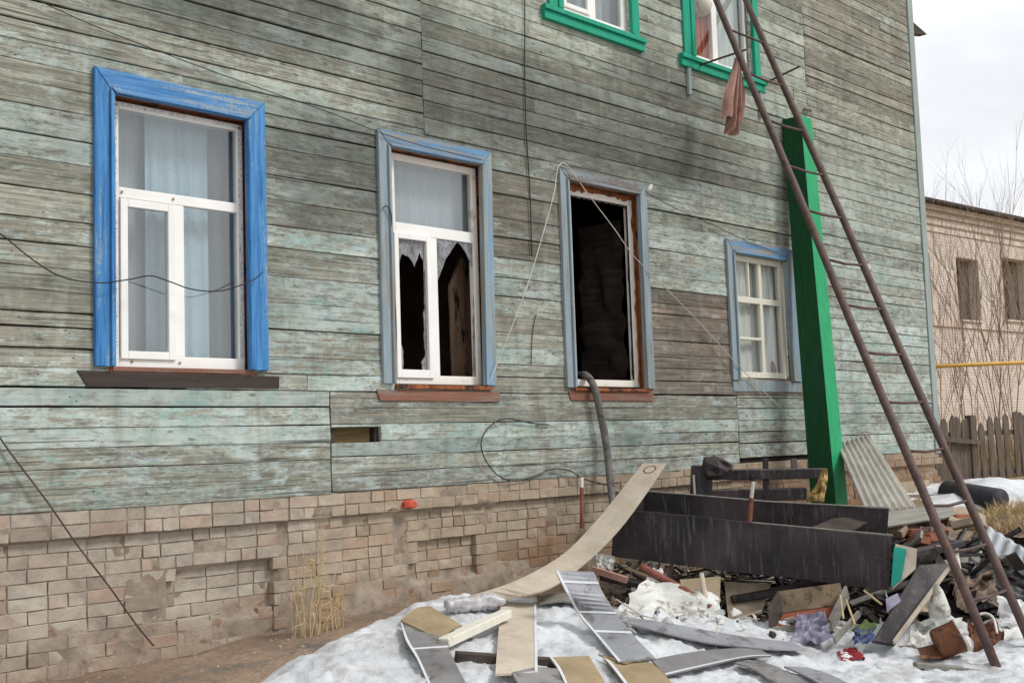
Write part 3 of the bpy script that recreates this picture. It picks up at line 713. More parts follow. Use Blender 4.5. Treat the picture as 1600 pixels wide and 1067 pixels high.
# ---- rooms behind the windows
def room(name, x0, x1, z0, z1, y1, mat_):
    mb = MB(); y0 = 0.16
    a = [(x0, y0, z0), (x1, y0, z0), (x1, y0, z1), (x0, y0, z1)]; b = [(x0, y1, z0), (x1, y1, z0), (x1, y1, z1), (x0, y1, z1)]
    mb.add(a + b, [(4, 5, 6, 7), (0, 1, 5, 4), (3, 7, 6, 2), (0, 4, 7, 3), (1, 2, 6, 5)])
    return mb.build('room_wall', mat_, house, recalc=False)
room('r', 2.6, 5.85, 1.1, 4.1, 4.0, M['room']); room('r', 5.9, 8.0, 1.1, 4.1, 4.5, simple('smoky_interior', S(104, 88, 78), S(140, 122, 110), 3, 0.9, 0.3)); room('r', 8.05, 10.6, 1.1, 4.1, 4.5, M['char'])
room('r', 10.65, 13.2, 1.1, 4.1, 3.5, M['room']); room('r', 7.6, 10.0, 4.6, 7.7, 3.5, M['room']); room('r', 10.05, 12.6, 4.6, 7.7, 3.5, M['room'])

def bars(part_name, rects_, y0, y1, mat_, parent, bevel=0.004):
    for x0, x1, z0, z1 in rects_:
        MB().box(x0, x1, y0, y1, z0, z1).build(part_name, mat_, parent, bevel=bevel)
def frame4(name, x0, x1, z0, z1, w, y0, y1, mat_, parent, bevel=0.004, wb=None):
    wb = wb or w; mb = MB()
    mb.box(x0, x0 + w, y0, y1, z0, z1); mb.box(x1 - w, x1, y0, y1, z0, z1)
    mb.box(x0 + w, x1 - w, y0, y1, z1 - w, z1); mb.box(x0 + w, x1 - w, y0, y1, z0, z0 + wb)
    return mb.build(name, mat_, parent, bevel=bevel)
def reveal(parent, r, mat_, d0=0.0, d1=0.17, bottom=True):
    x0, x1, z0, z1 = r; e = 0.03
    mb = MB(); mb.box(x0 - e, x0, d0, d1, z0, z1); mb.box(x1, x1 + e, d0, d1, z0, z1); mb.box(x0 - e, x1 + e, d0, d1, z1, z1 + e); mb.box(x0 - e, x1 + e, d0, d1, z0 - e, z0)
    # close the cavity between the opening and the room behind it
    for a in ((x0 - 1.3, x0 - e, z0 - 0.9, z1 + 0.6), (x1 + e, x1 + 1.6, z0 - 0.9, z1 + 0.6), (x0 - e, x1 + e, z1 + e, z1 + 0.6), (x0 - e, x1 + e, z0 - 0.9, z0 - e)):
        pass
    return mb.build('reveal', mat_, parent)
def pane(x0, x1, z0, z1, y, parent, mat_=None):
    return MB().box(x0, x1, y, y + 0.006, z0, z1).build('pane', mat_ or M['glass'], parent)
def trim(parent, ox0, ox1, oz0, oz1, wl_, wr, wt, ml, mr, mt, y=-0.035, skew=(0, 0)):
    a = MB().xz([(ox0, oz0), (ox0 + wl_, oz0), (ox0 + wl_, oz1 - wt), (ox0, oz1)], y, 0.0); a.xz([(ox0 + wl_ * 0.78, oz0 + 0.003), (ox0 + wl_ - 0.002, oz0 + 0.003), (ox0 + wl_ - 0.002, oz1 - wt - 0.01), (ox0 + wl_ * 0.78, oz1 - wt * 0.8)], y - 0.022, y - 0.0005)
    a.build('trim_board', ml, parent, bevel=0.003)
    b = MB().xz([(ox1 + skew[0], oz0 + skew[1]), (ox1, oz1), (ox1 - wr, oz1 - wt), (ox1 - wr + skew[0], oz0 + skew[1])], y, 0.0)
    b.xz([(ox1 - wr + 0.002 + skew[0], oz0 + 0.004), (ox1 - wr * 0.75 + skew[0], oz0 + 0.004), (ox1 - wr * 0.75, oz1 - wt * 0.8), (ox1 - wr + 0.002, oz1 - wt - 0.01)], y - 0.022, y - 0.0005)
    b.build('trim_board', mr, parent, bevel=0.003)
    c = MB().xz([(ox0 + 0.003, oz1), (ox0 + wl_ + 0.003, oz1 - wt + 0.003), (ox1 - wr - 0.003, oz1 - wt + 0.003), (ox1 - 0.003, oz1)], y - 0.002, 0.0)
    c.xz([(ox0 + wl_ * 0.8, oz1 - wt * 0.78), (ox0 + wl_ + 0.006, oz1 - wt + 0.006), (ox1 - wr - 0.006, oz1 - wt + 0.006), (ox1 - wr * 0.8, oz1 - wt * 0.78)], y - 0.026, y - 0.0025)
    c.build('trim_board', mt, parent, bevel=0.003)

# ---- window 1: bright blue trim, new white frame
w = empty('window', (4.3, 0, 1.9), house); w['label'] = 'new white window in bright blue trim'
reveal(w, OPEN['w1'], M['foamwood'])
trim(w, 3.622, 4.968, 1.885, 3.90, 0.138, 0.165, 0.165, M['blue'], M['blue'], M['blue_x'])
FY = 0.06
fr = frame4('frame', 3.79, 4.825, 1.89, 3.722, 0.05, FY, FY + 0.06, M['pvc'], w, wb=0.082)
MB().box(3.84, 4.775, FY + 0.001, FY + 0.058, 3.052, 3.125).build('transom', M['pvc'], w, bevel=0.004)
MB().box(4.245, 4.335, FY + 0.002, FY + 0.056, 1.972, 3.052).build('mullion', M['pvc'], w, bevel=0.004)
frame4('sash', 3.842, 4.255, 1.945, 3.045, 0.055, FY - 0.018, FY + 0.035, M['pvc'], w)
bars('protective_tape', [(3.794, 3.828, 1.98, 3.70), (4.782, 4.82, 1.98, 3.70)], FY - 0.0015, FY - 0.0002, M['tape'], w, 0)
bars('protective_tape', [(3.80, 4.815, 3.69, 3.716)], FY - 0.0015, FY - 0.0002, M['tape'], w, 0)
pane(3.838, 4.777, 3.123, 3.675, FY + 0.02, w); pane(3.894, 4.203, 1.996, 2.993, FY + 0.005, w); pane(4.333, 4.777, 1.97, 3.055, FY + 0.02, w)
mb = MB()
for x in (3.93, 4.29): mb.lathe((x, FY - 0.004, 1.93), (0, -1, 0), [(0.010, 0), (0.008, 0.006)], 8)
for x in (3.86, 4.25): mb.lathe((x, FY - 0.004, 3.09), (0, -1, 0), [(0.010, 0), (0.008, 0.006)], 8)
mb.build('screw_cap', M['hardtan'], w)
mb = MB(); mb.xz([(3.51, 1.856), (3.575, 1.75), (5.07, 1.757), (5.072, 1.845)], -0.012, 0.002); mb.build('sill', M['sill_dark'], w, bevel=0.003)
mb = MB(); mb.box(3.76, 4.86, -0.008, 0.055, 1.858, 1.888); mb.build('sill_strip', M['sill_red'], w)
def drape(name, x0, x1, z0, z1, y, amp, waves, mat_, label, cat='curtain', wav2=0.0, n=90, group=None):
    mb = MB(); mb.grid(n, 10, lambda u, v_: (x0 + (x1 - x0) * u + 0.02 * wav2 * math.sin(v_ * 3 + u * 9), y + amp * math.sin(u * waves * 6.283 + 0.7 * math.sin(u * 11)) * (0.6 + 0.4 * (1 - v_)), z0 + (z1 - z0) * v_))
    return single(name, mb, mat_, label, cat, group, smooth=True, recalc=False)
drape('net_curtain', 3.70, 4.95, 1.86, 3.80, 0.30, 0.004, 9, M['tulle'], 'grey net curtain behind the glass of the bright blue window')
drape('curtain', 4.12, 4.62, 1.87, 3.80, 0.22, 0.010, 5, M['curtain_blue'], 'pale blue curtain hanging inside the bright blue window')

# ---- window 2: faded trim, panes of the lower half broken
w = empty('window', (6.7, 0, 1.8), house); w['label'] = 'white window with broken lower panes in faded blue trim'
reveal(w, OPEN['w2'], M['foamwood'])
trim(w, 6.055, 7.355, 1.805, 3.893, 0.118, 0.14, 0.14, M['faded'], M['fadedblue'], M['faded_x'], skew=(-0.03, 0))
fr = frame4('frame', 6.235, 7.24, 1.81, 3.745, 0.06, FY, FY + 0.06, M['pvc_sooty'], w, wb=0.075)
MB().box(6.295, 7.18, FY + 0.001, FY + 0.058, 3.065, 3.16).build('transom', M['pvc'], w, bevel=0.004)
MB().box(6.64, 6.752, FY + 0.002, FY + 0.056, 1.885, 3.065).build('mullion', M['pvc'], w, bevel=0.004)
frame4('sash', 6.262, 6.665, 1.86, 3.07, 0.048, FY - 0.018, FY + 0.035, M['pvc'], w, wb=0.07)
pane(6.293, 7.182, 3.157, 3.69, FY + 0.02, w)
def jag(poly, seed):                 # splintered outline
    out = []
    for i, (x, z) in enumerate(poly):
        x2, z2 = poly[(i + 1) % len(poly)]; ln_ = math.hypot(x2 - x, z2 - z); out.append((x, z)); k_ = int(ln_ / 0.035)
        if x in (6.305, 6.62, 6.75, 7.18) and x2 == x or z == z2: k_ = 0
        for q in range(1, k_): t_ = q / k_; e_ = 0.016 * noise.noise(V((x * 9 + q * 1.9, z * 9, seed))); out.append((x + (x2 - x) * t_ + e_, z + (z2 - z) * t_ + e_ * 0.8))
    return out
def shard_mat():
    m, t, b = newmat('sooty_broken_glass'); v, info = objvec(t, 1.0); n1 = noise_n(t, v, 9, 6, 0.65); n2 = noise_n(t, v, 28, 4, 0.6)
    t.links.new(ramp(t, n1, 0.35, 0.65, S(96, 96, 98), S(176, 177, 180)), b.inputs['Base Color']); b.inputs['Roughness'].default_value = 0.2; b.inputs['Specular IOR Level'].default_value = 0.7
    t.links.new(ramp(t, n2, 0.3, 0.75, (0.35, 0.35, 0.35, 1), (0.95, 0.95, 0.95, 1)), b.inputs['Alpha']); return m
M['shard'] = shard_mat()
def shards(parent, lst, y):
    for k_, poly in enumerate(lst): MB().xz(jag(poly, k_ * 3.1), y, y + 0.006).build('glass_shard', M['shard'], parent)
shards(w, [[(6.305, 3.02), (6.62, 3.02), (6.60, 2.86), (6.56, 2.93), (6.50, 2.80), (6.44, 2.88), (6.37, 2.90), (6.305, 2.76)],
           [(6.305, 2.76), (6.33, 2.60), (6.305, 2.40)], [(6.305, 2.30), (6.325, 2.2), (6.31, 1.93), (6.345, 1.93), (6.35, 2.05)],
           [(6.62, 2.86), (6.60, 2.60), (6.585, 2.2), (6.595, 2.05), (6.55, 2.0), (6.56, 1.93), (6.62, 1.93)],
           [(6.75, 3.07), (7.0, 3.07), (6.93, 2.98), (6.86, 2.90), (6.79, 2.76), (6.755, 2.7)], [(7.0, 3.07), (7.18, 3.07), (7.18, 2.86), (7.1, 2.98)],
           [(7.18, 2.6), (7.165, 2.2), (7.15, 1.9), (7.18, 1.885)]], FY + 0.012)
drape('plastic_film', 6.1, 7.35, 3.08, 3.85, 0.20, 0.008, 5, M['tulle'], 'grey plastic film behind the unbroken upper pane', 'film')
mb = MB(); mb.box(6.19, 7.28, -0.03, 0.06, 1.765, 1.80); mb.build('sill_strip', M['foamwood'], w, bevel=0.003)
mb = MB(); mb.xz([(5.995, 1.758), (6.03, 1.668), (7.383, 1.662), (7.387, 1.752)], -0.012, 0.002); mb.build('sill', M['sill_red'], w, bevel=0.003)
mb = MB(); mb.prism([(7.17, 0.34, 1.3), (7.62, 0.42, 1.3), (7.60, 0.42, 2.80), (7.34, 0.38, 3.0), (7.15, 0.34, 2.72)], (0.0, 0.03, 0))
single('scorched_board', mb, simple('scorched_wood', S(124, 98, 78), S(170, 140, 114), (14, 14, 1.5), 0.85, 0.5, S(50, 40, 34), c3scale=(9, 9, 3)), 'scorched tan board standing inside the window with broken panes', 'board')

# ---- window 3: burnt out
w = empty('window', (9.0, 0, 1.8), house); w['label'] = 'burnt-out window without panes, black inside'
reveal(w, OPEN['w3'], M['foamwood'])
trim(w, 8.262, 9.59, 1.80, 3.90, 0.115, 0.14, 0.125, M['faded'], M['faded'], M['smoke_x'])
frame4('frame', 8.46, 9.485, 1.82, 3.755, 0.075, 0.08, 0.14, M['pvc_sooty'], w, wb=0.068)
mb = MB(); mb.xz([(8.30, 1.765), (8.33, 1.68), (9.58, 1.675), (9.6, 1.765)], -0.010, 0.002); mb.build('sill', M['sill_red'], w, bevel=0.003)
mb = MB(); mb.box(8.38, 9.52, -0.03, 0.075, 1.768, 1.80); mb.build('sill_strip', M['foamwood'], w, bevel=0.003)
def fringe(x0_, z0_, x1_, z1_, nx_, nz_, dep, seed, y0_, y1_, name_, mat__):
    a_, b_ = [], []; k_ = 26
    for q in range(k_ + 1):
        t_ = q / k_; e_ = dep * (0.35 + 0.9 * abs(noise.noise(V((t_ * 11, seed, 0)))) + 0.5 * abs(noise.noise(V((t_ * 37, seed, 4)))))
        x_, z_ = x0_ + (x1_ - x0_) * t_, z0_ + (z1_ - z0_) * t_; a_.append((x_, z_)); b_.append((x_ + nx_ * e_, z_ + nz_ * e_))
    MB().xz(a_ + b_[::-1], y0_, y1_).build(name_, mat__, w)
fringe(8.46, 3.775, 9.49, 3.775, 0, -1, 0.075, 1.0, 0.062, 0.079, 'burnt_edge', M['foamwood']); fringe(9.497, 1.82, 9.497, 3.75, -1, 0, 0.05, 5.0, 0.064, 0.0785, 'burnt_edge', M['foamwood'])
fringe(8.53, 3.69, 9.41, 3.69, 0, -1, 0.035, 9.0, 0.085, 0.10, 'charred_edge', M['charwood']); fringe(9.412, 1.9, 9.412, 3.68, -1, 0, 0.03, 12.0, 0.085, 0.10, 'charred_edge', M['charwood'])
mb = MB(); mb.grid(8, 30, lambda u, v_: (9.62 + 0.07 * fbm(u * 4, v_ * 9, 2, 3), 0.35 + 0.6 * u + 0.05 * fbm(u * 3, v_ * 12, 5, 3), 1.2 + 2.4 * v_))
mb.build('burnt_jamb', M['darkboard'], w, smooth=True)

# ---- window 4: old wooden casement
w = empty('window', (11.7, 0, 1.9), house); w['label'] = 'small old wooden window with many panes'
reveal(w, OPEN['w4'], M['oldwhite'])
trim(w, 11.005, 12.40, 1.915, 3.49, 0.125, 0.21, 0.155, M['faded'], M['fadedblue'], M['faded_x'], skew=(0.04, 0))
frame4('frame', 11.16, 12.195, 1.95, 3.335, 0.065, 0.02, 0.08, M['oldwhite'], w)
bars('glazing_bar', [(11.225, 12.13, 2.80, 2.87), (11.70, 11.76, 1.955, 2.80), (11.48, 11.51, 2.87, 3.27), (11.70, 11.76, 2.87, 3.27), (11.225, 11.70, 2.38, 2.41), (11.225, 11.255, 1.955, 2.80)], 0.025, 0.07, M['oldwhite'], w)
pane(11.225, 12.13, 2.87, 3.27, 0.05, w, M['glass_old']); pane(11.225, 11.70, 2.41, 2.80, 0.05, w, M['glass_old']); pane(11.225, 11.70, 1.955, 2.38, 0.05, w, M['glass_old']); pane(11.76, 12.13, 1.955, 2.80, 0.05, w, M['glass_old'])
mb = MB(); mb.box(11.02, 12.46, -0.018, 0.002, 1.79, 1.912); mb.build('sill', M['faded'], w, bevel=0.004)
drape('curtain', 11.70, 12.06, 1.96, 3.32, 0.10, 0.02, 4, M['curtain_white'], 'white curtain inside the small old window')
drape('net_curtain', 11.1, 12.4, 1.90, 3.34, 0.125, 0.01, 8, M['whitenet'], 'grey net curtain behind the small old window')
mb = MB(); mb.lathe((12.03, 0.115, 1.965), (0, 0, 1), [(0.02, 0), (0.045, 0.02), (0.045, 0.13), (0.02, 0.2), (0.018, 0.23)], 10)
single('red_bottle', mb, M['redcloth'], 'small red bottle on the sill inside the small old window', 'bottle', smooth=True)

# ---- green windows of the upper floor
def green_window(x0, x1, label, cat_mull):
    w = empty('window', ((x0 + x1) / 2, 0, 5.4), house); w['label'] = label
    rr = (x0 + 0.285, x1 - 0.19, 5.46, 7.3)
    reveal(w, rr, M['oldwhite'])
    a = MB().box(x0 + 0.09, x0 + 0.29, -0.03, 0.0, 5.46, 7.5); a.box(x0 + 0.22, x0 + 0.288, -0.045, -0.0305, 5.47, 7.4); a.build('trim_board', M['green_trim'], w, bevel=0.004)
    a = MB().box(x1 - 0.19, x1 - 0.05, -0.03, 0.0, 5.46, 7.5); a.box(x1 - 0.188, x1 - 0.14, -0.045, -0.0305, 5.47, 7.4); a.build('trim_board', M['green_trim'], w, bevel=0.004)
    MB().box(x0 + 0.05, x1 - 0.01, -0.034, 0.0, 7.31, 7.52).build('trim_board', M['green_trim'], w, bevel=0.004)
    a = MB().box(x0, x1, -0.05, 0.0, 5.315, 5.455); a.box(x0 - 0.01, x1 + 0.01, -0.075, -0.0505, 5.40, 5.45); a.build('sill', M['green_trim'], w, bevel=0.005)
    fx0, fx1 = rr[0] + 0.005, rr[1] - 0.005
    frame4('frame', fx0, fx1, 5.465, 7.29, 0.07, 0.04, 0.10, M['pvc'], w)
    MB().box(cat_mull - 0.05, cat_mull + 0.05, 0.042, 0.098, 5.535, 7.22).build('mullion', M['pvc'], w, bevel=0.004)
    MB().box(fx0 - 0.0, fx1 + 0.0, -0.03, 0.039, 5.458, 5.474).build('drip_strip', M['pvc'], w)
    pane(fx0 + 0.068, cat_mull - 0.048, 5.533, 7.222, 0.06, w, M['glass_old'] if x0 > 10 else None); pane(cat_mull + 0.048, fx1 - 0.068, 5.533, 7.222, 0.06, w)
    return w, fx0, fx1
w, a, b = green_window(8.117, 9.655, 'upper window in sea green trim with grey panes', 8.93)
frame4('sash', a + 0.072, 8.878, 5.54, 7.215, 0.045, 0.022, 0.055, M['pvc'], w)
drape('net_curtain', 8.3, 9.6, 5.4, 7.4, 0.22, 0.012, 9, M['tulle'], 'grey net curtain in the green window left of the ladder')
w, a, b = green_window(10.30, 11.95, 'upper window in sea green trim behind the ladder', 11.08)
for x in (10.44, 11.86):
    mb = MB(); mb.beam((x, -0.03, 5.31), (x + 0.01, -0.02, 5.02), 0.05, 0.03, (0, 1, 0)); mb.build('support_stick', M['corner'], w)
drape('curtain', 10.70, 11.16, 5.42, 7.3, 0.13, 0.02, 5, M['curtain_brown'], 'brown striped curtain in the green window behind the ladder')
drape('net_curtain', 11.17, 11.85, 5.42, 7.3, 0.15, 0.012, 7, M['curtain_white'], 'white net curtain in the green window behind the ladder')
mb = MB(); mb.lathe((10.93, 0.118, 6.18), (0, 0, 1), [(0.02, -0.14), (0.10, -0.10), (0.14, 0), (0.10, 0.1), (0.02, 0.14)], 12)
single('round_lamp', mb, M['ceramic'], 'pale round lamp behind the pane of the green window by the ladder', 'lamp', smooth=True)

# ------------------------------------------------------------------ brick base of the house
base = empty('brick_base', (9.5, 0.0, 0.0), house)
BH = 0.0872
def ztop(x): return 0.951 if x < 5.5 else 0.951 + 0.016 * min(1, (x - 5.5) / 2.5) + 0.035 * sst(8.5, 12, x)
def yface(x, z):
    zt = ztop(x); k = (zt - z) / BH
    y = 0.05
    if k < 2.0: y = 0.0
    if 4.18 < x < 5.05 and 5.0 < k < 9.4: y = 0.10
    if 6.35 < x < 7.15 and 5.0 < k < 8.7: y = 0.098
    if 5.05 <= x < 5.62 and k >= 2: y = 0.035
    return y
mb = MB(); ux = axis([(XL, 2.8, 0.25), (2.8, 9.0, 0.035), (9.0, 16.0, 0.12)]); uz = axis([(-0.9, -0.3, 0.2), (-0.3, 1.0, 0.03)])
for z in uz:
    for x in ux:
        cr_ = sst(0.3, 0.0, z) * (0.35 + 0.65 * sst(4.8, 6.0, x))
        mb.v.append(V((x, yface(x, z) + 0.009 + 0.011 * fbm(x * 2.3, z * 3.1, 1, 4) + 0.003 * fbm(x * 13, z * 13, 8, 2) - 0.05 * cr_ * (0.4 + fbm(x * 3, z * 3, 6, 3)), min(z, ztop(x) + 0.01))))
nx = len(ux)
for j in range(len(uz) - 1):
    for i in range(nx - 1):
        a = j * nx + i; mb.f.append((a, a + 1, a + nx + 1, a + nx))
mo = mb.build('mortar', M['mortar'], base, smooth=True, recalc=False)
def brick_mesh(seed, ln=1.0, dp=1.0, ht=1.0, bev=0.06, jit=0.03):
    rnd = random.Random(seed); bm = bmesh.new(); bmesh.ops.create_cube(bm, size=1.0)
    for v_ in bm.verts: v_.co = V((v_.co.x * ln, v_.co.y * dp, v_.co.z * ht))
    bmesh.ops.subdivide_edges(bm, edges=[e for e in bm.edges if abs(e.verts[0].co.x - e.verts[1].co.x) > ln * 0.5], cuts=1)
    bmesh.ops.bevel(bm, geom=[e for e in bm.edges if len(e.link_faces) == 2 and e.calc_face_angle(0) > 0.5], offset=bev, segments=1, affect='EDGES')
    for v_ in bm.verts:
        v_.co += V((rnd.uniform(-jit, jit), rnd.uniform(-jit, jit) * 0.7, rnd.uniform(-jit, jit)))
        if rnd.random() < 0.07 and v_.co.y < 0: v_.co.y += bev * 1.8
    me = bpy.data.meshes.new('brick'); bm.to_mesh(me); bm.free(); me.materials.append(M['brick']); return me
BM = [brick_mesh(k) for k in range(6)]
BMS = {0.25: [brick_mesh(50 + k, 0.25, 0.10, BH - 0.005, 0.0035, 0.0026) for k in range(12)], 0.122: [brick_mesh(80 + k, 0.122, 0.10, BH - 0.005, 0.0035, 0.0026) for k in range(10)]}
bricks = []
for c in range(14):
    x = 0.5 + (0.13 if c % 2 else 0.0)
    while x < 15.95:
        ln = 0.25 if random.random() < 0.62 else 0.122
        if c % 5 == 3: ln = 0.122 if random.random() < 0.7 else 0.25
        xm = x + ln / 2; zm = ztop(xm) - (c + 0.5) * BH; x += ln + 0.008
        if 12.0 < xm < 14.6 and c < 1: pass
        fade = sst(0.30, -0.05, zm) * (0.25 + 0.75 * sst(4.7, 5.8, xm))
        if random.random() < fade * 0.75: continue
        if 3.95 < xm < 4.15 and c == 11: continue
        bricks.append((xm, zm, ln, c))
def brick_mat4(xm, zm, ln, c):
    y = yface(xm, zm) + random.uniform(-0.004, 0.006) + (random.uniform(0.0, 0.010) if random.random() < 0.1 else 0)
    rz = random.uniform(-0.014, 0.014); ry = random.uniform(-0.014, 0.014)
    fl = random.choice((1, -1))
    return (V((xm, y + 0.05, zm)), (0, ry, rz), (1, 1, 1))
bricks.sort(key=lambda q: 0 if 2.75 < q[0] < 8.5 and q[1] > -0.25 else 1)
brest = MB(); nb = 0
for q in bricks:
    loc, rot, sc = brick_mat4(*q)
    if 2.75 < q[0] < 8.5 and q[1] > -0.25 and nb < 300:
        o = bpy.data.objects.new('brick', random.choice(BMS[q[2]])); COL.objects.link(o); o.parent = base
        o.location = loc - org(base); o.rotation_euler = rot; o.scale = sc; nb += 1
    else:
        me = random.choice(BMS[q[2]]); mt = Matrix.LocRotScale(loc, __import__('mathutils').Euler(rot), V(sc))
        brest.add([mt @ v_.co for v_ in me.vertices], [tuple(p.vertices) for p in me.polygons])
ob = brest.build('remaining_bricks', M['brickfar'], base, recalc=False); ob['kind'] = 'stuff'
print('bricks', len(bricks), nb)
mb = MB(); mb.box(13.9, 15.7, 0.01, 0.044, 0.2, 0.62); mb.build('plaster_patch', M['stone'], base, bevel=0.01)

# ------------------------------------------------------------------ ladder
FT1, TP1 = SG(1556, 1040), P(1119, 0, 13.1)
LW = V((0.72, 0.0, 0.0)); FT2, TP2 = FT1 + LW, TP1 + LW
lad = thing('ladder', 'long rusty brown metal ladder leaning against the house front', 'ladder', FT1)
d1, d2 = (TP1 - FT1), (TP2 - FT2)
E1, E2 = FT1 + d1 * 1.05, FT2 + d2 * 1.05
FT1b, FT2b = FT1 - d1 * 0.012, FT2 - d2 * 0.012
for a, b in ((FT1b, E1), (FT2b, E2)):
    pts = [a + (b - a) * (i / 10) + V((0.012 * math.sin(i * 1.3), 0, 0)) for i in range(11)]
    MB().tube(pts, 0.036, 10).build('rail', M['rust'], lad, smooth=True)
    cp = MB(); cp.lathe(b - (b - a).normalized() * 0.02, b - a, [(0.038, 0), (0.038, 0.022)], 10); cp.build('rail_cap', M['rust'], lad)
def on_line(A, B, y):     # parameter where the line A-B passes image row y
    lo, hi = 0.0, 1.0
    for _ in range(40):
        m_ = (lo + hi) / 2; q = A + (B - A) * m_ - CAM; yy = CYP + F_PX * q.dot(AY) / q.dot(AZ)
        if yy > y: lo = m_
        else: hi = m_
    return lo
for y1_ in (46, 114, 187, 258, 327, 404, 476, 550, 628, 704, 790, 862, 938):
    t = on_line(FT1, TP1, y1_); a = FT1 + d1 * t; b = FT2 + d2 * t
    MB().tube([a, (a + b) / 2 + V((0, 0, random.uniform(-0.02, 0.005))), b], 0.013, 7).build('rung', M['rust'], lad, smooth=True)
for k, (wx, wy, ex, ey) in enumerate(((1088, 104, 1166, 78), (1192, 132, 1250, 104))):
    A, B = WP(wx, wy, 0.0), WP(ex, ey, -0.62)
    single('wall_rod', MB().tube([A, B], 0.012, 7), M['rust'], ['thin rusty rod sticking out of the wall across the left ladder rail', 'thin rusty rod sticking out of the wall across the right ladder rail'][k], 'rod', 'rods sticking out of the wall by the ladder', smooth=True)
# pink cloth caught on the rod
c0 = WP(1153, 92, -0.45)
def cloth_fn(u, v_):
    wv = 0.09 + 0.24 * math.sin(min(1.0, v_ * 1.15) * 2.5) * v_ ** 0.6
    x = (u - 0.5) * wv - 0.24 * v_ ** 1.2
    return (c0.x + x, c0.y + 0.05 * math.sin(u * 22 + v_ * 2) * (0.4 + v_) - 0.03 * v_, c0.z - 0.72 * v_ - 0.14 * (u * (1 - u)) * 4 * v_ + 0.05 * math.sin(u * 17) * v_)
single('hanging_cloth', MB().grid(40, 24, cloth_fn), M['pink'], 'dusty pink cloth hanging off the rod by the ladder', 'cloth', smooth=True, recalc=False)

# ------------------------------------------------------------------ green boxed-in pipe
du = thing('green_duct', 'tall green painted wooden duct leaning on the wall behind the ladder', 'duct', (12.6, -0.2, 0.3))
T0, T1, T2, T3 = WP(1222, 187, -0.01), None, None, None
T1 = V((T0.x + 0.02, -0.25, T0.z)); T2 = V((T1.x + 0.24, -0.26, T0.z)); T3 = V((T0.x + 0.24, -0.01, T0.z))
B1 = P(1307, 796, 13.05); B0 = B1 + V((-0.02, 0.30, 0)); B2 = B1 + V((0.25, -0.01, 0)); B3 = B0 + V((0.25, 0, 0))
def slab(a, b, c, d, th, name, mat_, par):
    n_ = (V(b) - V(a)).cross(V(d) - V(a)).normalized()
    return MB().prism([a, b, c, d], n_ * th).build(name, mat_, par, bevel=0.003)
slab(T0, T1, B1, B0, 0.022, 'side_board', M['green_dark'], du)  # left side board coloured a darker green than the front board
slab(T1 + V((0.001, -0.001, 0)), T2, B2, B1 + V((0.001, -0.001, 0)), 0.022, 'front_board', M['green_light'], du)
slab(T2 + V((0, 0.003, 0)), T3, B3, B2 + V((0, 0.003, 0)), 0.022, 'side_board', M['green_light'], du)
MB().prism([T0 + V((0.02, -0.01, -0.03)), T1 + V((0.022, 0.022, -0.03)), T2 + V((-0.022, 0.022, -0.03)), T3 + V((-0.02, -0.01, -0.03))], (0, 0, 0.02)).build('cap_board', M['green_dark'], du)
br = MB(); q = WP(1256, 171, -0.03); br.beam(q, q + V((0.14, -0.02, 0)), 0.02, 0.028); single('wall_bracket', br, M['rust'], 'small rusty bracket on the wall just above the green duct', 'bracket')

# ------------------------------------------------------------------ cables, cords, hose on the wall
def cable(name, pts, r, mat_, label, cat='cable', k=6, n=6):
    return single(name, MB().tube(smoothpath(pts, k), r, n), mat_, label, cat, smooth=True)
cable('sagging_cable', [WP(x, y, -0.10) for x, y in ((-30, 350), (0, 365), (50, 405), (95, 432), (150, 442), (200, 437), (235, 431), (265, 440), (300, 452), (340, 455), (372, 447), (398, 436), (410, 425))], 0.0045, M['cable'], 'black cable sagging across the bright blue window')
cable('guy_wire', [WP(-8, 672, -0.03), WP(20, 712, -0.035), WP(75, 785, -0.06), WP(120, 850, -0.05), WP(170, 915, -0.05), WP(215, 978, -0.04), WP(240, 1008, 0.0)], 0.006, M['rust'], 'rusty stiff wire running down to the foot of the brick base', 'wire')
cable('thin_wire', [WP(40, -8, -0.04), WP(150, 42, -0.04), WP(300, 100, -0.05), WP(420, 143, -0.05), WP(520, 178, -0.04), WP(590, 206, -0.06), WP(660, 228, -0.06), WP(752, 250, -0.06)], 0.0035, M['cable'], 'thin dark wire slanting down to the faded blue window trim', 'wire')
cable('vertical_cable', [WP(820, -8, -0.02), WP(820, 100, -0.02), WP(822, 200, -0.02), WP(828, 300, -0.02), WP(831, 400, -0.02)], 0.006, M['cable'], 'dark cable running straight down the wall left of the burnt-out window')
cable('short_cable', [WP(838, 490, -0.015), WP(832, 520, -0.015), WP(830, 570, -0.015)], 0.004, M['cable'], 'short dark cable end on the boards between the two damaged windows')
cable('cable_loop', [WP(858, 664, -0.02), WP(825, 660, -0.03), WP(790, 654, -0.04), WP(765, 666, -0.05), WP(752, 690, -0.05), WP(757, 715, -0.05), WP(775, 740, -0.04), WP(800, 751, -0.03), WP(830, 746, -0.02), WP(862, 733, -0.03), WP(890, 735, -0.05), WP(912, 748, -0.06), WP(950, 758, -0.05)], 0.0055, M['cable'], 'black cable looping over the boards above the brick base')
cable('hanging_rope', [WP(903, 282, -0.06), WP(884, 257, -0.06), WP(872, 262, -0.07), WP(866, 300, -0.10), WP(850, 360, -0.12), WP(826, 440, -0.14), WP(800, 510, -0.12), WP(780, 560, -0.08), WP(764, 598, -0.05)], 0.005, M['cord'], 'pale cord hanging from the burnt-out window down to the broken one', 'cord')
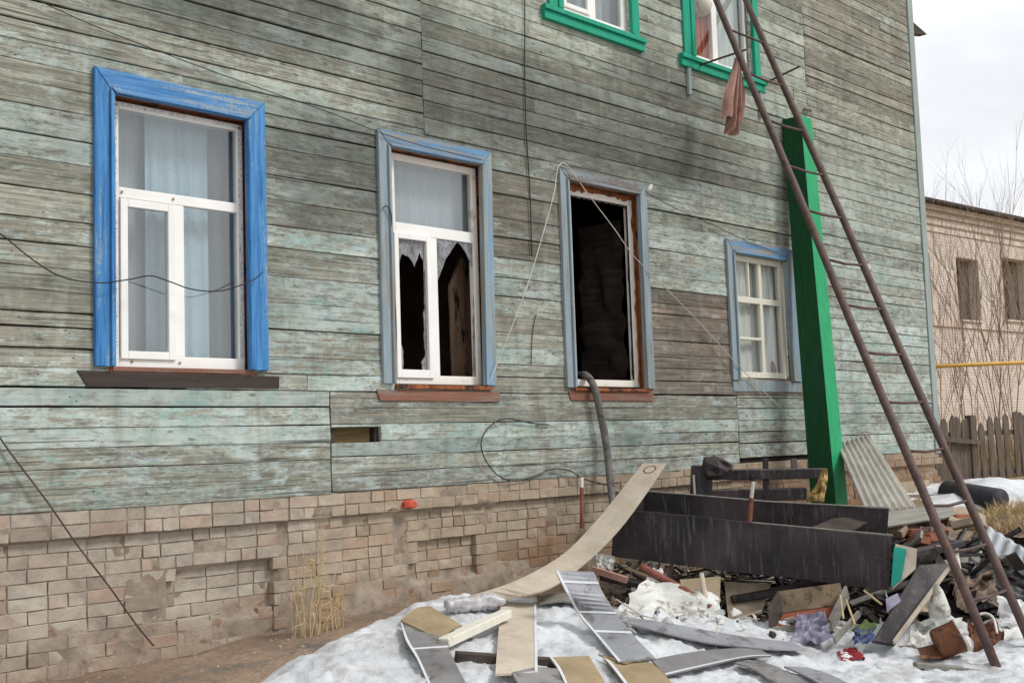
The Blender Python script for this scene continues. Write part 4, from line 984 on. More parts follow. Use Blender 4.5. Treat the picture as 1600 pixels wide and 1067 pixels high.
cable('hanging_rope', [WP(905, 284, -0.05), WP(925, 312, -0.04), WP(960, 358, -0.04), WP(990, 400, -0.05), WP(1040, 450, -0.06), WP(1100, 512, -0.06), WP(1150, 567, -0.06), WP(1200, 618, -0.05), WP(1235, 650, -0.08), WP(1262, 664, -0.2), WP(1290, 682, -0.4), WP(1322, 699, -0.5)], 0.005, M['cord'], 'pale cord slanting from the burnt-out window past the small window to the duct', 'cord')
cable('wall_wire', [WP(1012, 302, -0.05), WP(1060, 328, -0.03), WP(1110, 350, -0.03), WP(1170, 378, -0.05), WP(1215, 395, -0.05)], 0.004, M['cable'], 'thin grey wire from the insulator to the small old window', 'wire')
cable('window_cable', [WP(598, 326, -0.06), WP(604, 322, -0.06), WP(611, 335, -0.06), WP(612, 370, -0.05), WP(616, 450, -0.05), WP(619, 520, -0.05), WP(617, 590, -0.05)], 0.005, M['cable'], 'dark cable down the left edge of the window with broken panes')
cable('bent_wire', [WP(1240, 178, -0.03), WP(1240, 143, -0.03), WP(1244, 143, -0.03), WP(1290, 159, -0.03)], 0.004, M['cable'], 'bent wire on the wall above the green duct', 'wire', k=2)
mb = MB(); q = WP(1013, 298, -0.05); mb.lathe(q, (0.4, -0.2, 0.7), [(0.012, -0.02), (0.026, 0), (0.028, 0.03), (0.018, 0.04), (0.024, 0.055), (0.012, 0.075)], 10)
single('insulator', mb, M['ceramic'], 'small white insulator at the corner of the burnt-out window trim', 'insulator', smooth=True)
cable('fire_hose', [WP(898, 590, 0.35), WP(908, 586, 0.2), WP(918, 588, 0.03), WP(928, 604, -0.07), WP(936, 635, -0.09), WP(944, 675, -0.09), WP(950, 715, -0.12), WP(955, 765, -0.2), WP(960, 800, -0.3), P(972, 850, 10.9)], 0.036, M['hose'], 'thick grey hose hanging out of the burnt-out window', 'hose', n=10)
st = thing('marker_post', 'thin red post with white tip standing by the brick base', 'post', WP(909, 822, -0.25))
MB().tube([WP(909, 825, -0.25), WP(909, 762, -0.22)], 0.018, 8).build('shaft', M['redwood'], st); MB().tube([WP(909, 761.5, -0.22), WP(909, 746, -0.21)], 0.017, 8).build('tip', M['ceramic'], st)
mb = MB(); q = WP(637, 788, 0.0)
mb.lathe(q + V((0, -0.01, -0.03)), (0, 0, 1), [(0.03, 0), (0.065, 0.01), (0.06, 0.05), (0.02, 0.07)], 9, 0.3); single('red_brick_piece', mb, simple('bright_red_brick', S(176, 70, 48), S(196, 90, 66), 12, 0.9, 0.4), 'bright red brick fragment in the top course of the base', 'brick')

# ------------------------------------------------------------------ far brick building
fb = thing('brick_building', 'pale old brick building beyond the fence with dark narrow windows', 'building', (30.4, 6.6, 0.0))
A = P(1442, 318, 31.0); Bq = P(1600, 350, 34.6)
dirb = V((Bq.x - A.x, Bq.y - A.y, 0)).normalized(); nb_ = V((dirb.y, -dirb.x, 0))
if nb_.dot(CAM - A) < 0: nb_ = -nb_
A0 = P(1442, 318, 31.0); ZB = A0.z
A = V((A0.x, A0.y, 0)) - dirb * 6.0; LEN = 22.0
def bp(s_, z, o=0.0): return A + dirb * s_ + nb_ * o + V((0, 0, z))
def s_of(px, off=0.0):          # distance along the far front under an image column
    best, bs = 1e9, 0
    for k in range(2200):
        q = bp(k * 0.01, 5.0, off) - CAM; e = abs(CXP + F_PX * q.dot(AX) / q.dot(AZ) - px)
        if e < best: best, bs = e, k * 0.01
    return bs
def z_of(px, py):
    s_ = s_of(px); q = bp(s_, 0) - CAM
    lo, hi = -3.0, 14.0
    for _ in range(40):
        m_ = (lo + hi) / 2; q = bp(s_, m_) - CAM
        if CYP + F_PX * q.dot(AY) / q.dot(AZ) > py: lo = m_
        else: hi = m_
    return lo
wins = []
for x0, x1 in ((1497, 1531), (1569, 1608)):
    wins.append((s_of(x0), s_of(x1), z_of(x0, 502), z_of(x0, 402)))
ww = wins[0][1] - wins[0][0]; stp = wins[1][0] - wins[0][0]
for k in (2, 3): wins.append((wins[0][0] + stp * k, wins[0][0] + stp * k + ww, wins[0][2], wins[0][3]))
wins.append((wins[0][0] - stp, wins[0][0] - stp + ww, wins[0][2], wins[0][3]))
ss = sorted({0, LEN} | {q for w_ in wins for q in w_[:2]}); zz = sorted({-0.5, ZB} | {q for w_ in wins for q in w_[2:]})
mb = MB()
for i in range(len(ss) - 1):
    for j in range(len(zz) - 1):
        sm, zm = (ss[i] + ss[i + 1]) / 2, (zz[j] + zz[j + 1]) / 2
        if any(w_[0] < sm < w_[1] and w_[2] < zm < w_[3] for w_ in wins): continue
        mb.add([bp(ss[i], zz[j]), bp(ss[i + 1], zz[j]), bp(ss[i + 1], zz[j + 1]), bp(ss[i], zz[j + 1])], [(0, 1, 2, 3)])
e0 = bp(0, -0.5); e1 = bp(LEN, -0.5); bk = nb_ * -8
for a, b in ((e0, e0 + bk), (e1, e1 + bk), (e0 + bk, e1 + bk)):
    mb.add([a, b, b + V((0, 0, ZB + 0.5)), a + V((0, 0, ZB + 0.5))], [(0, 1, 2, 3)])
def far_brick():
    m, t, b = newmat('far_pale_brick'); c = N(t, 'ShaderNodeTexCoord').outputs['Object']
    n1 = noise_n(t, c, (1.2, 1.2, 1.2), 7, 0.65); n2 = noise_n(t, c, (5, 5, 13), 5, 0.7); n3 = noise_n(t, c, (0.7, 0.7, 0.5), 6, 0.65, (5, 5, 5))
    col = ramp(t, n2, 0.3, 0.7, S(188, 175, 164), S(224, 214, 205)); col = mixc(t, ramp(t, n1, 0.5, 0.66), col, S(204, 184, 172))
    col = mixc(t, math_n(t, 'MULTIPLY', ramp(t, n3, 0.52, 0.66), 0.55), col, S(226, 220, 210))
    wv = N(t, 'ShaderNodeTexWave'); wv.wave_type = 'BANDS'; wv.bands_direction = 'Z'; wv.inputs['Scale'].default_value = 4.0; wv.inputs['Distortion'].default_value = 0.6; wv.inputs['Detail Scale'].default_value = 3.0
    t.links.new(c, wv.inputs['Vector']); col = mixc(t, math_n(t, 'MULTIPLY', ramp(t, wv.outputs[1], 0.0, 0.3, (1, 1, 1, 1), (0, 0, 0, 1)), 0.45), col, S(150, 134, 118))
    t.links.new(col, b.inputs['Base Color']); b.inputs['Roughness'].default_value = 0.95; t.links.new(bump_n(t, n2, 0.6, 0.03), b.inputs['Normal']); return m
M['farbrick'] = far_brick()
mb.build('wall', M['farbrick'], fb, recalc=False)
for k, (z, h_, o) in enumerate(((ZB - 0.14, 0.14, 0.12), (ZB - 0.32, 0.1, 0.07), (ZB - 0.52, 0.1, 0.05), (ZB - 0.72, 0.08, 0.03))):
    mb = MB(); mb.prism([bp(-0.1, z), bp(LEN + 0.1, z), bp(LEN + 0.1, z, o), bp(-0.1, z, o)], (0, 0, h_)); mb.build('cornice_course', M['farbrick'], fb, bevel=0.01)
zb = z_of(1497, 505)
mb = MB(); mb.prism([bp(0, zb - 0.12), bp(LEN, zb - 0.12), bp(LEN, zb - 0.12, 0.05), bp(0, zb - 0.12, 0.05)], (0, 0, 0.09)); mb.build('string_course', M['farbrick'], fb)
mb = MB(); mb.prism([bp(-0.3, ZB, 0.34), bp(LEN + 0.3, ZB, 0.34), bp(LEN + 0.3, ZB + 0.5, -8), bp(-0.3, ZB + 0.5, -8)], (0, 0, 0.07)); mb.build('roof', M['darkboard'], fb)
for s0, s1, z0, z1 in wins:
    wn = empty('window', bp((s0 + s1) / 2, z0), fb)
    mb = MB(); mb.add([bp(s0, z0, -0.3), bp(s1, z0, -0.3), bp(s1, z1, -0.3), bp(s0, z1, -0.3)], [(0, 1, 2, 3)])
    mb.build('boarded_pane', M['fence'], wn, recalc=False)
    mb = MB(); mb.prism([bp(s0, z0, -0.3), bp(s0, z0, 0), bp(s0, z1, 0), bp(s0, z1, -0.3)], dirb * -0.02); mb.prism([bp(s1, z0, -0.3), bp(s1, z0, 0), bp(s1, z1, 0), bp(s1, z1, -0.3)], dirb * 0.02)
    mb.prism([bp(s0, z0, -0.3), bp(s1, z0, -0.3), bp(s1, z0, 0.06), bp(s0, z0, 0.06)], (0, 0, 0.05)); mb.prism([bp(s0, z1, -0.3), bp(s1, z1, -0.3), bp(s1, z1, 0), bp(s0, z1, 0)], (0, 0, 0.02)); mb.build('frame', M['farbrick'], wn)
    mb = MB(); mb.prism([bp((s0 + s1) / 2 - 0.04, z0, -0.29), bp((s0 + s1) / 2 + 0.04, z0, -0.29), bp((s0 + s1) / 2 + 0.04, z1, -0.29), bp((s0 + s1) / 2 - 0.04, z1, -0.29)], nb_ * 0.04); mb.build('mullion', M['darkboard'], wn)

# ------------------------------------------------------------------ picket fence
f0, f1 = P(1462, 755, 18.6), P(1700, 757, 20.0)
fz = 0.30
f0.z = f1.z = fz
fe = thing('picket_fence', 'old grey wooden picket fence beyond the corner of the house', 'fence', f0)
fd = (f1 - f0); fl = fd.length; fd.normalize(); fn_ = V((fd.y, -fd.x, 0))
if fn_.dot(CAM - f0) < 0: fn_ = -fn_
s_ = 0.02; k = 0
pk = []
for v_ in range(5):
    rnd = random.Random(v_); mbp = MB(); wd = 0.115
    mbp.prism([(0, 0, 0), (wd, 0, 0), (wd, 0, 1.12 + rnd.uniform(-0.05, 0.05)), (wd * 0.5, 0, 1.16), (0, 0, 1.10 + rnd.uniform(-0.06, 0.05))], (0, 0.022, 0))
    me = mbp.build('picket_proto', M['fence']); pk.append(me.data); bpy.data.objects.remove(me)
while s_ < fl:
    o = bpy.data.objects.new('picket', random.choice(pk)); COL.objects.link(o); o.parent = fe
    tight = 0.0 if s_ < 0.75 else 1.0
    o.location = fd * s_ + V((0, 0, random.uniform(-0.06, 0.03) + 0.05)); o.rotation_euler = (random.uniform(-0.02, 0.02), random.uniform(-0.03, 0.03), math.atan2(fd.y, fd.x))
    o.scale = (random.uniform(0.85, 1.15), 1, random.uniform(0.94, 1.08)); s_ += 0.118 + tight * random.uniform(0.03, 0.09)
for z in (0.28, 0.92):
    mb = MB(); mb.beam(f0 + V((0, 0, z)) - fn_ * 0.05, f1 + V((0, 0, z + 0.02)) - fn_ * 0.05, 0.045, 0.08); mb.build('rail', M['fence'], fe)
mb = MB(); mb.beam(f0 + fd * 0.05 + fn_ * 0.05 + V((0, 0, 0.86)), f0 + fd * 0.95 + fn_ * 0.05 + V((0, 0, 0.78)), 0.04, 0.07); mb.beam(f0 + fd * 0.05 + fn_ * 0.05 + V((0, 0, 0.16)), f0 + fd * 0.95 + fn_ * 0.05 + V((0, 0, 0.02)), 0.04, 0.07)
mb.build('gate_brace', M['fence'], fe); 
for s_ in (0.85, 2.9):
    mb = MB(); q = f0 + fd * s_; mb.beam(q - V((0, 0, 0.3)) - fn_ * 0.03, q + V((0, 0, 1.22)) - fn_ * 0.03, 0.12, 0.12, fd); mb.build('post', M['fence'], fe)

# ------------------------------------------------------------------ yellow gas pipe
g0, g1 = P(1440, 573, 19.0), P(1700, 562, 22.5)
gp_ = thing('gas_pipe', 'thin yellow gas pipe crossing in front of the bare bushes', 'pipe', (g0.x, g0.y, 0.3))
MB().tube([g0, (g0 + g1) / 2, g1], 0.035, 8).build('pipe_run', M['pipe_yellow'], gp_, smooth=True)
MB().tube([V((g1.x, g1.y, 0.2)), g1], 0.03, 8).build('support_post', M['pipe_yellow'], gp_, smooth=True)

# ------------------------------------------------------------------ bare saplings behind the fence
def sapling(px, d, top_py, seed, label):
    rnd = random.Random(seed)
    b = P(px, 700, d); b.z = 0.3; topz = P(px, top_py, d).z; H_ = topz - b.z
    t = thing('bare_sapling', label, 'bush', b, 'bare saplings behind the fence')
    tr, cr_ = MB(), MB()
    def branch(p, d_, ln, r, lvl, mbx):
        n = 5; pts = [p.copy()]
        for i in range(n):
            d_ = (d_ + V((rnd.uniform(-1, 1), rnd.uniform(-1, 1), rnd.uniform(-0.1, 0.5))) * 0.11).normalized()
            pts.append(pts[-1] + d_ * (ln / n))
        mbx.tube(pts, r, 4 if lvl < 2 else 3, False, r * 0.35)
        if lvl < 3:
            for k in range(rnd.choice((3, 4, 5)) if lvl < 2 else rnd.choice((2, 3))):
                i = rnd.randrange(1, n); az = rnd.uniform(0, 6.283)
                dd = (d_ * 1.0 + V((math.cos(az), math.sin(az), 0.25)) * rnd.uniform(0.25, 0.5)).normalized()
                branch(pts[i], dd, ln * rnd.uniform(0.35, 0.6), r * 0.55, lvl + 1, cr_)
    for k in range(rnd.choice((2, 3, 3))):
        az = rnd.uniform(0, 6.283); lean = rnd.uniform(0.03, 0.22)
        branch(b + V((rnd.uniform(-0.15, 0.15), rnd.uniform(-0.15, 0.15), -0.1)), V((math.cos(az) * lean, math.sin(az) * lean, 1)).normalized(), H_ * rnd.uniform(0.7, 0.9), rnd.uniform(0.010, 0.017), 0, tr)
    tr.build('trunk', M['twig'], t, recalc=False); cr_.build('crown', M['twig'], t, recalc=False)
for k, (px, d, ty) in enumerate(((1457, 24, 300), (1484, 25.5, 290), (1508, 23, 310), (1522, 26, 282), (1545, 24.5, 285), (1562, 22.5, 320), (1578, 25, 276), (1598, 24, 300), (1625, 25, 290), (1660, 24, 300))):
    sapling(px, d, ty, 100 + k, ['first', 'second', 'third', 'fourth', 'fifth', 'sixth', 'seventh', 'eighth', 'ninth', 'tenth'][k] + ' bare sapling from the house corner, behind the picket fence')
# tall dry grass by the fence
mb = MB(); rnd = random.Random(5)
for k in range(2600):
    px = rnd.uniform(1455, 1700); d = rnd.uniform(19.8, 24); b = P(px, 700, d); b.z = 0.28
    h_ = rnd.uniform(0.7, 1.75) * (0.75 + 0.35 * noise.noise(V((b.x, b.y, 0)) * 0.9)); lean = V((rnd.uniform(-0.3, 0.3), rnd.uniform(-0.3, 0.3), 1))
    sd = V((rnd.uniform(-1, 1), rnd.uniform(-1, 1), 0)).normalized() * rnd.uniform(0.005, 0.012)
    m_ = b + lean * h_ * 0.6; e = b + lean * h_ + V((rnd.uniform(-0.2, 0.2), rnd.uniform(-0.2, 0.2), -0.05))
    mb.add([b - sd, b + sd, m_ + sd * 0.7, m_ - sd * 0.7, e], [(0, 1, 2, 3), (3, 2, 4)])
tag(mb.build('dry_grass', M['straw'], recalc=False), 'tall dry straw-coloured grass behind the picket fence', 'grass', kind='stuff')

# dry weeds against the brick base
def weed(px, base_py, top_py, seed, label):
    rnd = random.Random(seed); b = WP(px, base_py, -0.28); b.z = terr(b.x, b.y) - 0.02; tz = WP(px, top_py, -0.28).z
    mb = MB()
    for k in range(9):
        az = rnd.uniform(0, 6.283); le = rnd.uniform(0.04, 0.26); h_ = (tz - b.z) * rnd.uniform(0.5, 1.0)
        p0 = b + V((rnd.uniform(-0.08, 0.08), rnd.uniform(-0.06, 0.06), 0)); p1 = p0 + V((math.cos(az) * le * h_, abs(math.sin(az)) * -le * h_ * 0.5, h_))
        mb.tube(smoothpath([p0, (p0 + p1) / 2 + V((rnd.uniform(-0.03, 0.03), 0, 0.02)), p1], 3), 0.0045, 4, False, 0.0025)
        for j in range(4):
            q = p0 + (p1 - p0) * rnd.uniform(0.35, 1.0); mb.tube([q, q + V((rnd.uniform(-0.1, 0.1), rnd.uniform(-0.06, 0.02), rnd.uniform(-0.06, 0.1)))], 0.003, 3, False, 0.0015)
    single('dry_weed', mb, M['straw'], label, 'weed', 'dry weeds along the brick base', recalc=False)
weed(480, 1015, 850, 1, 'dry straw weed growing at the brick base, nearest the bright blue window')
weed(520, 1000, 900, 2, 'short dry straw weed at the brick base, nearest the snow')
weed(500, 1010, 800, 3, 'tallest dry straw weed growing at the brick base')

# ------------------------------------------------------------------ burnt wardrobe
wr = thing('burnt_wardrobe', 'big charred black open wardrobe lying on the rubbish heap', 'wardrobe', P(1175, 915, 10.2))
fTL, fTR, fBR, fBL = P(965, 795, 10.3), P(1395, 838, 9.9), P(1389, 922, 9.9), P(961, 870, 10.3)
bTL, bTR = P(1008, 768, 10.9), P(1389, 795, 10.65); bBL = bTL + (fBL - fTL); bBR = bTR + (fBR - fTR)
def panel(a, b, c, d, th, name, mat_, par, jag=0):
    n_ = (V(b) - V(a)).cross(V(d) - V(a)).normalized()
    if n_.dot(CAM - V(a)) > 0: n_ = -n_
    pts = [V(a)]
    if jag:
        for i in range(1, jag): pts.append(V(a) + (V(b) - V(a)) * (i / jag) + (V(d) - V(a)) * (0.03 * noise.noise(V((i * 1.7, a[0], 2)))))
    pts += [V(b), V(c)]
    if jag:
        for i in range(1, jag): pts.append(V(c) + (V(d) - V(c)) * (i / jag) + (V(a) - V(d)) * (0.04 * noise.noise(V((i * 1.3, a[0], 9)))))
    pts.append(V(d))
    return MB().prism(pts, n_ * th).build(name, mat_, par)
panel(fTL, fTR, fBR, fBL, 0.035, 'front_panel', M['charwood'], wr, 14)
panel(bTL, bTR, bBR, bBL, 0.03, 'back_panel', M['charwood'], wr, 12)
ins = AZ * 0.04
panel(fTL + ins, bTL, bBL, fBL + ins, 0.03, 'end_panel', M['charwood'], wr)
panel(fBL + ins + V((0.01, 0, 0.02)), fBR + ins + V((-0.01, 0, 0.02)), bBR + V((-0.01, -0.01, 0.02)), bBL + V((0.01, -0.01, 0.02)), 0.02, 'bottom_panel', M['darkboard'], wr)
# metal edge of the burnt top
mb = MB(); mb.tube([bTL + V((0, 0, 0.01)), (bTL + bTR) / 2 + V((0, 0, -0.01)), bTR + V((0, 0, 0.01))], 0.007, 5); mb.build('edge_strip', M['greyboard'], wr)
mb = MB(); mb.tube([(fTL + fTR) / 2 + V((0, 0, 0.0)), fTR + V((0, 0, 0.012))], 0.006, 5); mb.build('edge_strip', M['greyboard'], wr)

# charred frame behind it
fr_ = thing('burnt_bed', 'charred black bed frame standing behind the burnt wardrobe against the bricks', 'bed frame', P(1190, 790, 11.6))
D_ = 11.55
for a, b, w_, nm in (((1090, 742, D_), (1285, 739, D_ + 0.4), 0.10, 'rail'), ((1092, 775, D_), (1258, 771, D_ + 0.4), 0.12, 'rail'), ((1097, 728, D_), (1092, 830, D_ - 0.1), 0.20, 'post'),
                     ((1196, 716, D_ + 0.25), (1197, 790, D_ + 0.2), 0.055, 'post'), ((1176, 742, D_ + 0.1), (1176, 776, D_ + 0.1), 0.04, 'post'), ((1279, 735, D_ + 0.4), (1283, 800, D_ + 0.4), 0.07, 'post'), ((1240, 717, D_ + 0.5), (1243, 745, D_ + 0.4), 0.06, 'post')):
    mb = MB(); mb.beam(P(*a), P(*b), w_ * 0.6, w_, -AY if nm == 'rail' else AX); o = mb.build(nm, M['charwood'], fr_, bevel=0.006)
mb = MB(); mb.beam(P(1084, 742, D_ - 0.1), P(1086, 775, D_ - 0.1), 0.02, 0.02); mb.build('pale_strip', M['ceramic'], fr_)
mb = MB(); mb.lathe(P(1112, 732, D_ - 0.05), AX + AY * -0.1, [(0.02, -0.1), (0.10, -0.06), (0.13, 0.05), (0.07, 0.14), (0.02, 0.2)], 10, 0.5); mb.build('burnt_padding', M['charwood'], fr_)
mb = MB(); mb.grid(10, 16, lambda u, v_: P(1288 - 12 * v_ + (u - 0.5) * (8 + 20 * v_) + 2 * math.sin(v_ * 5), 731 + 52 * v_, 11.35 + 0.10 * fbm(u * 3, v_ * 4, 3, 3) - 0.08 * math.sin(u * 3.14)))
single('foam_piece', mb, M['yellowfoam'], 'torn yellow foam piece hanging on the charred frame by the duct', 'foam', smooth=True, recalc=False)
rd = thing('striped_stick', 'thin stick, white above and red below, standing in the burnt wardrobe', 'stick', P(1171, 812, 10.55))
MB().tube([P(1171, 815, 10.5), P(1174, 778, 10.52)], 0.022, 8).build('lower_half', M['redwood'], rd); MB().tube([P(1174, 777.8, 10.52), P(1177, 752, 10.54)], 0.018, 8).build('upper_half', M['cord'], rd)

def quad(name, pts, th, mat_, label, cat, group=None, bevel=0.0):
    a, b, c, d = [P(*q) for q in pts]; n_ = (b - a).cross(d - a).normalized()
    if n_.dot(CAM - a) > 0: n_ = -n_
    return single(name, MB().prism([a, b, c, d], n_ * th), mat_, label, cat, group, bevel=bevel)
quad('warped_board', ((1382, 800, 11.6), (1489, 786, 12.6), (1494, 806, 12.0), (1322, 831, 10.7)), 0.02, M['greyboard'], 'flat grey board lying across the heap behind the burnt wardrobe', 'board')
quad('stained_board', ((1300, 810, 10.6), (1385, 799, 11.0), (1330, 829, 10.4), (1262, 826, 10.2)), 0.015, M['darkboard'], 'dark stained board lying inside the open wardrobe', 'board')
# teal and tan board
tb = thing('painted_board', 'tan board with a teal painted half wedged under the wardrobe corner', 'board', P(1395, 920, 9.7))
slab(P(1399, 849, 9.85), P(1433, 857, 9.8), P(1431, 888, 9.75), P(1394, 921, 9.7), 0.03, 'board', M['hardboard'], tb)
q0 = -AZ * 0.012
slab(P(1396, 853, 9.835) + q0, P(1416, 857, 9.81) + q0, P(1408, 905, 9.7) + q0, P(1391, 917, 9.69) + q0, 0.01, 'painted_half', M['teal'], tb)

# corrugated cement sheet leaning by the duct
def corrug(c4, waves, amp, mat_, name, label, cat, th=0.006):
    a, b, c, d = [V(q) for q in c4]; n_ = (b - a).cross(d - a).normalized()
    if n_.dot(CAM - a) < 0: n_ = -n_
    def fn(u, v_): return a * (1 - u) * (1 - v_) + b * u * (1 - v_) + c * u * v_ + d * (1 - u) * v_ + n_ * amp * math.sin(u * waves * 6.283)
    mb = MB(); mb.grid(waves * 8, 6, fn); k = len(mb.v); mb.grid(waves * 8, 6, lambda u, v_: V(fn(u, v_)) - n_ * th)
    w1 = waves * 8 + 1
    rim = [i for i in range(w1)] + [j * w1 + w1 - 1 for j in range(1, 7)] + [6 * w1 + i for i in range(w1 - 2, -1, -1)] + [j * w1 for j in range(5, 0, -1)]
    for i in range(len(rim)): p, q = rim[i], rim[(i + 1) % len(rim)]; mb.f.append((p, q, q + k, p + k))
    return single(name, mb, mat_, label, cat, smooth=True)
corrug((P(1308, 694, 13.5), P(1358, 678, 14.0), P(1432, 793, 12.4), P(1352, 800, 12.0)), 7, 0.022, M['slate'], 'corrugated_sheet', 'corrugated grey cement sheet leaning beside the green duct', 'sheet')
corrug((P(1545, 822, 11.6), P(1640, 880, 10.7), P(1640, 925, 10.5), P(1528, 850, 11.4)), 6, 0.012, M['tin'], 'metal_sheet', 'pale grey ribbed metal sheet beside the foot of the ladder', 'sheet')

# ------------------------------------------------------------------ hardboard and laminate strips on the snow
def strip(name, pairs, th, mat_, label, cat, bands=(), edge=None, ring=None, k=5):
    Ls = smoothpath([p[0] for p in pairs], k); Rs = smoothpath([p[1] for p in pairs], k)
    pr = list(zip(Ls, Rs))
    if not bands and not edge and not ring: return single(name, MB().strip(pr, th), mat_, label, cat)
    t = thing(name, label, cat, min(Ls + Rs, key=lambda q: q.z))
    MB().strip(pr, th).build('sheet', mat_, t)
    m = len(pr) - 1
    def at(s_, u):
        i = min(int(s_ * m), m - 1); f_ = s_ * m - i; a = pr[i][0].lerp(pr[i + 1][0], f_); b = pr[i][1].lerp(pr[i + 1][1], f_); return a.lerp(b, u)
    def nrm(s_):
        n_ = (at(min(1, s_ + 0.02), 0.5) - at(max(0, s_ - 0.02), 0.5)).cross(at(s_, 1) - at(s_, 0)).normalized()
        return n_ if n_.dot(CAM - at(s_, 0.5)) > 0 else -n_
    for s_ in bands:
        n_ = nrm(s_) * 0.004; w_ = 0.012
        MB().strip([(at(s_ - w_, 0.0) + n_, at(s_ - w_, 1.0) + n_), (at(s_, 0.0) + n_, at(s_, 1.0) + n_), (at(s_ + w_, 0.0) + n_, at(s_ + w_, 1.0) + n_)], 0.0035).build('band', M['band'], t)
    if edge is not None:
        for u0 in edge:
            u1 = u0 + 0.07 if u0 < 0.5 else u0 - 0.07
            MB().strip([(at(i / 12, min(u0, u1)) + nrm(i / 12) * 0.004, at(i / 12, max(u0, u1)) + nrm(i / 12) * 0.004) for i in range(13)], 0.0035).build('edge_band', M['band'], t)
    if ring:
        s0, ru, rs = ring; mb = MB(); nn = nrm(s0) * 0.0025; vv = []
        for i in range(28):
            an = i * 6.283 / 28
            for f_ in (1.0, 0.78): vv.append(at(s0 + rs * f_ * math.sin(an), 0.5 + ru * f_ * math.cos(an)) + nn)
        mb.add(vv, [(2 * i, 2 * i + 1, (2 * i + 3) % 56, (2 * i + 2) % 56) for i in range(28)]); mb.build('printed_ring', M['ring'], t, recalc=False)
    return t
def Q(x, y, lift=0.035):               # resting just above the snow, smoothed
    r = ray(x, y); t = 5.0
    while t < 14:
        p = CAM + r * t
        if p.y > -0.1: return p
        hh = max(terr(p.x + a_, p.y + b_) + max(0.0, snow_t(p.x + a_, p.y + b_)) for a_, b_ in ((0, 0), (0.1, 0), (-0.1, 0), (0, 0.1), (0, -0.1)))
        if p.z < hh + lift: return p
        t += 0.02
    return p
rnd_ = random.Random(77)
# long bent strip leaning on the wardrobe
strip('bent_strip', [(P(1004, 724, 10.45), P(1041, 723, 10.35)), (P(975, 760, 10.3), P(1012, 766, 10.15)), (P(930, 815, 10.05), P(968, 825, 9.85)), (P(880, 865, 9.75), P(915, 878, 9.55)), (Q(810, 905, 0.2), Q(858, 918, 0.2)), (Q(735, 930, 0.09), Q(790, 937, 0.09)), (Q(695, 938), Q(745, 948))], 0.012, M['hardboard'], 'long beige bent strip leaning from the snow onto the burnt wardrobe', 'strip', ring=(0.055, 0.26, 0.028))
strip('grey_strip', [(Q(868, 891, 0.38), Q(928, 893, 0.38)), (Q(885, 925, 0.25), Q(943, 927, 0.25)), (Q(903, 958, 0.12), Q(965, 960, 0.12)), (Q(930, 990), Q(990, 992)), (Q(966, 1033), Q(1026, 1029))], 0.012, M['laminate'], 'long grey strip with white bands lying downhill in the middle of the snow', 'strip', bands=(0.14, 0.48, 0.72), edge=(0.0,))
strip('grey_strip', [(Q(626, 972), Q(655, 985)), (Q(634, 1000), Q(692, 997)), (Q(652, 1030), Q(708, 1028)), (Q(676, 1085), Q(738, 1085))], 0.012, M['laminate2'], 'grey strip with white edge lying leftmost on the snow', 'strip', bands=(0.5,), edge=(0.0,))
strip('tan_panel', [(Q(626, 968), Q(692, 1000)), (Q(650, 950), Q(704, 984)), (Q(672, 946), Q(722, 976))], 0.012, M['hardtan'], 'small curled tan panel at the left end of the pile of strips', 'panel')
strip('beige_plank', [(Q(783, 938), Q(838, 944)), (Q(779, 985), Q(839, 990)), (Q(774, 1052), Q(840, 1050))], 0.015, M['hardboard'], 'broad beige plank lying straight down the snow', 'plank', edge=(1.0,))
strip('tan_panel', [(Q(858, 1026), Q(920, 1024)), (Q(872, 1045), Q(932, 1043)), (Q(890, 1085), Q(958, 1085))], 0.012, M['hardtan'], 'tan panel at the bottom edge, right of the beige plank', 'panel', edge=(0.0,))
strip('tan_panel', [(Q(936, 1020), Q(975, 1034)), (Q(955, 1040), Q(1020, 1036)), (Q(985, 1080), Q(1060, 1080))], 0.012, M['hardtan'], 'tan panel at the bottom edge below the long banded grey strip', 'panel', edge=(0.0,))
strip('grey_strip', [(Q(968, 962), Q(980, 972)), (Q(1040, 972), Q(1040, 988)), (Q(1110, 985), Q(1105, 1003)), (Q(1180, 996), Q(1190, 1012)), (Q(1240, 1003), Q(1260, 1014))], 0.012, M['laminate'], 'narrow grey strip lying sideways below the crumpled white sheet', 'strip')
strip('grey_strip', [(Q(1018, 1030), Q(1040, 1054)), (Q(1080, 1018), Q(1090, 1042)), (Q(1150, 1012), Q(1165, 1026)), (Q(1190, 1015), Q(1205, 1024))], 0.012, M['laminate2'], 'dull grey strip lying sideways right of the tan panels', 'strip', edge=(1.0,))
strip('grey_strip', [(Q(1148, 1034), Q(1170, 1030)), (Q(1185, 1048), Q(1212, 1040)), (Q(1230, 1085), Q(1275, 1075))], 0.014, M['laminate2'], 'dark grey curved strip running out of the bottom edge', 'strip')
strip('grey_strip', [(Q(1225, 1040), Q(1262, 1042)), (Q(1265, 1058), Q(1300, 1054)), (Q(1310, 1085), Q(1350, 1080))], 0.012, M['laminate'], 'pale grey strip at the bottom edge below the ladder', 'strip')
strip('grey_strip', [(Q(800, 1050), Q(815, 1075)), (Q(835, 1042), Q(850, 1070)), (Q(872, 1044), Q(895, 1068))], 0.012, M['laminate2'], 'short grey strip under the lower end of the beige plank', 'strip')
strip('arched_strip', [(Q(838, 930), Q(842, 942)), (Q(880, 926), Q(882, 938)), (Q(920, 934), Q(918, 947)), (Q(950, 950), Q(945, 962))], 0.014, M['greyboard'], 'narrow arched grey strip between the bent strip and the banded one', 'strip')
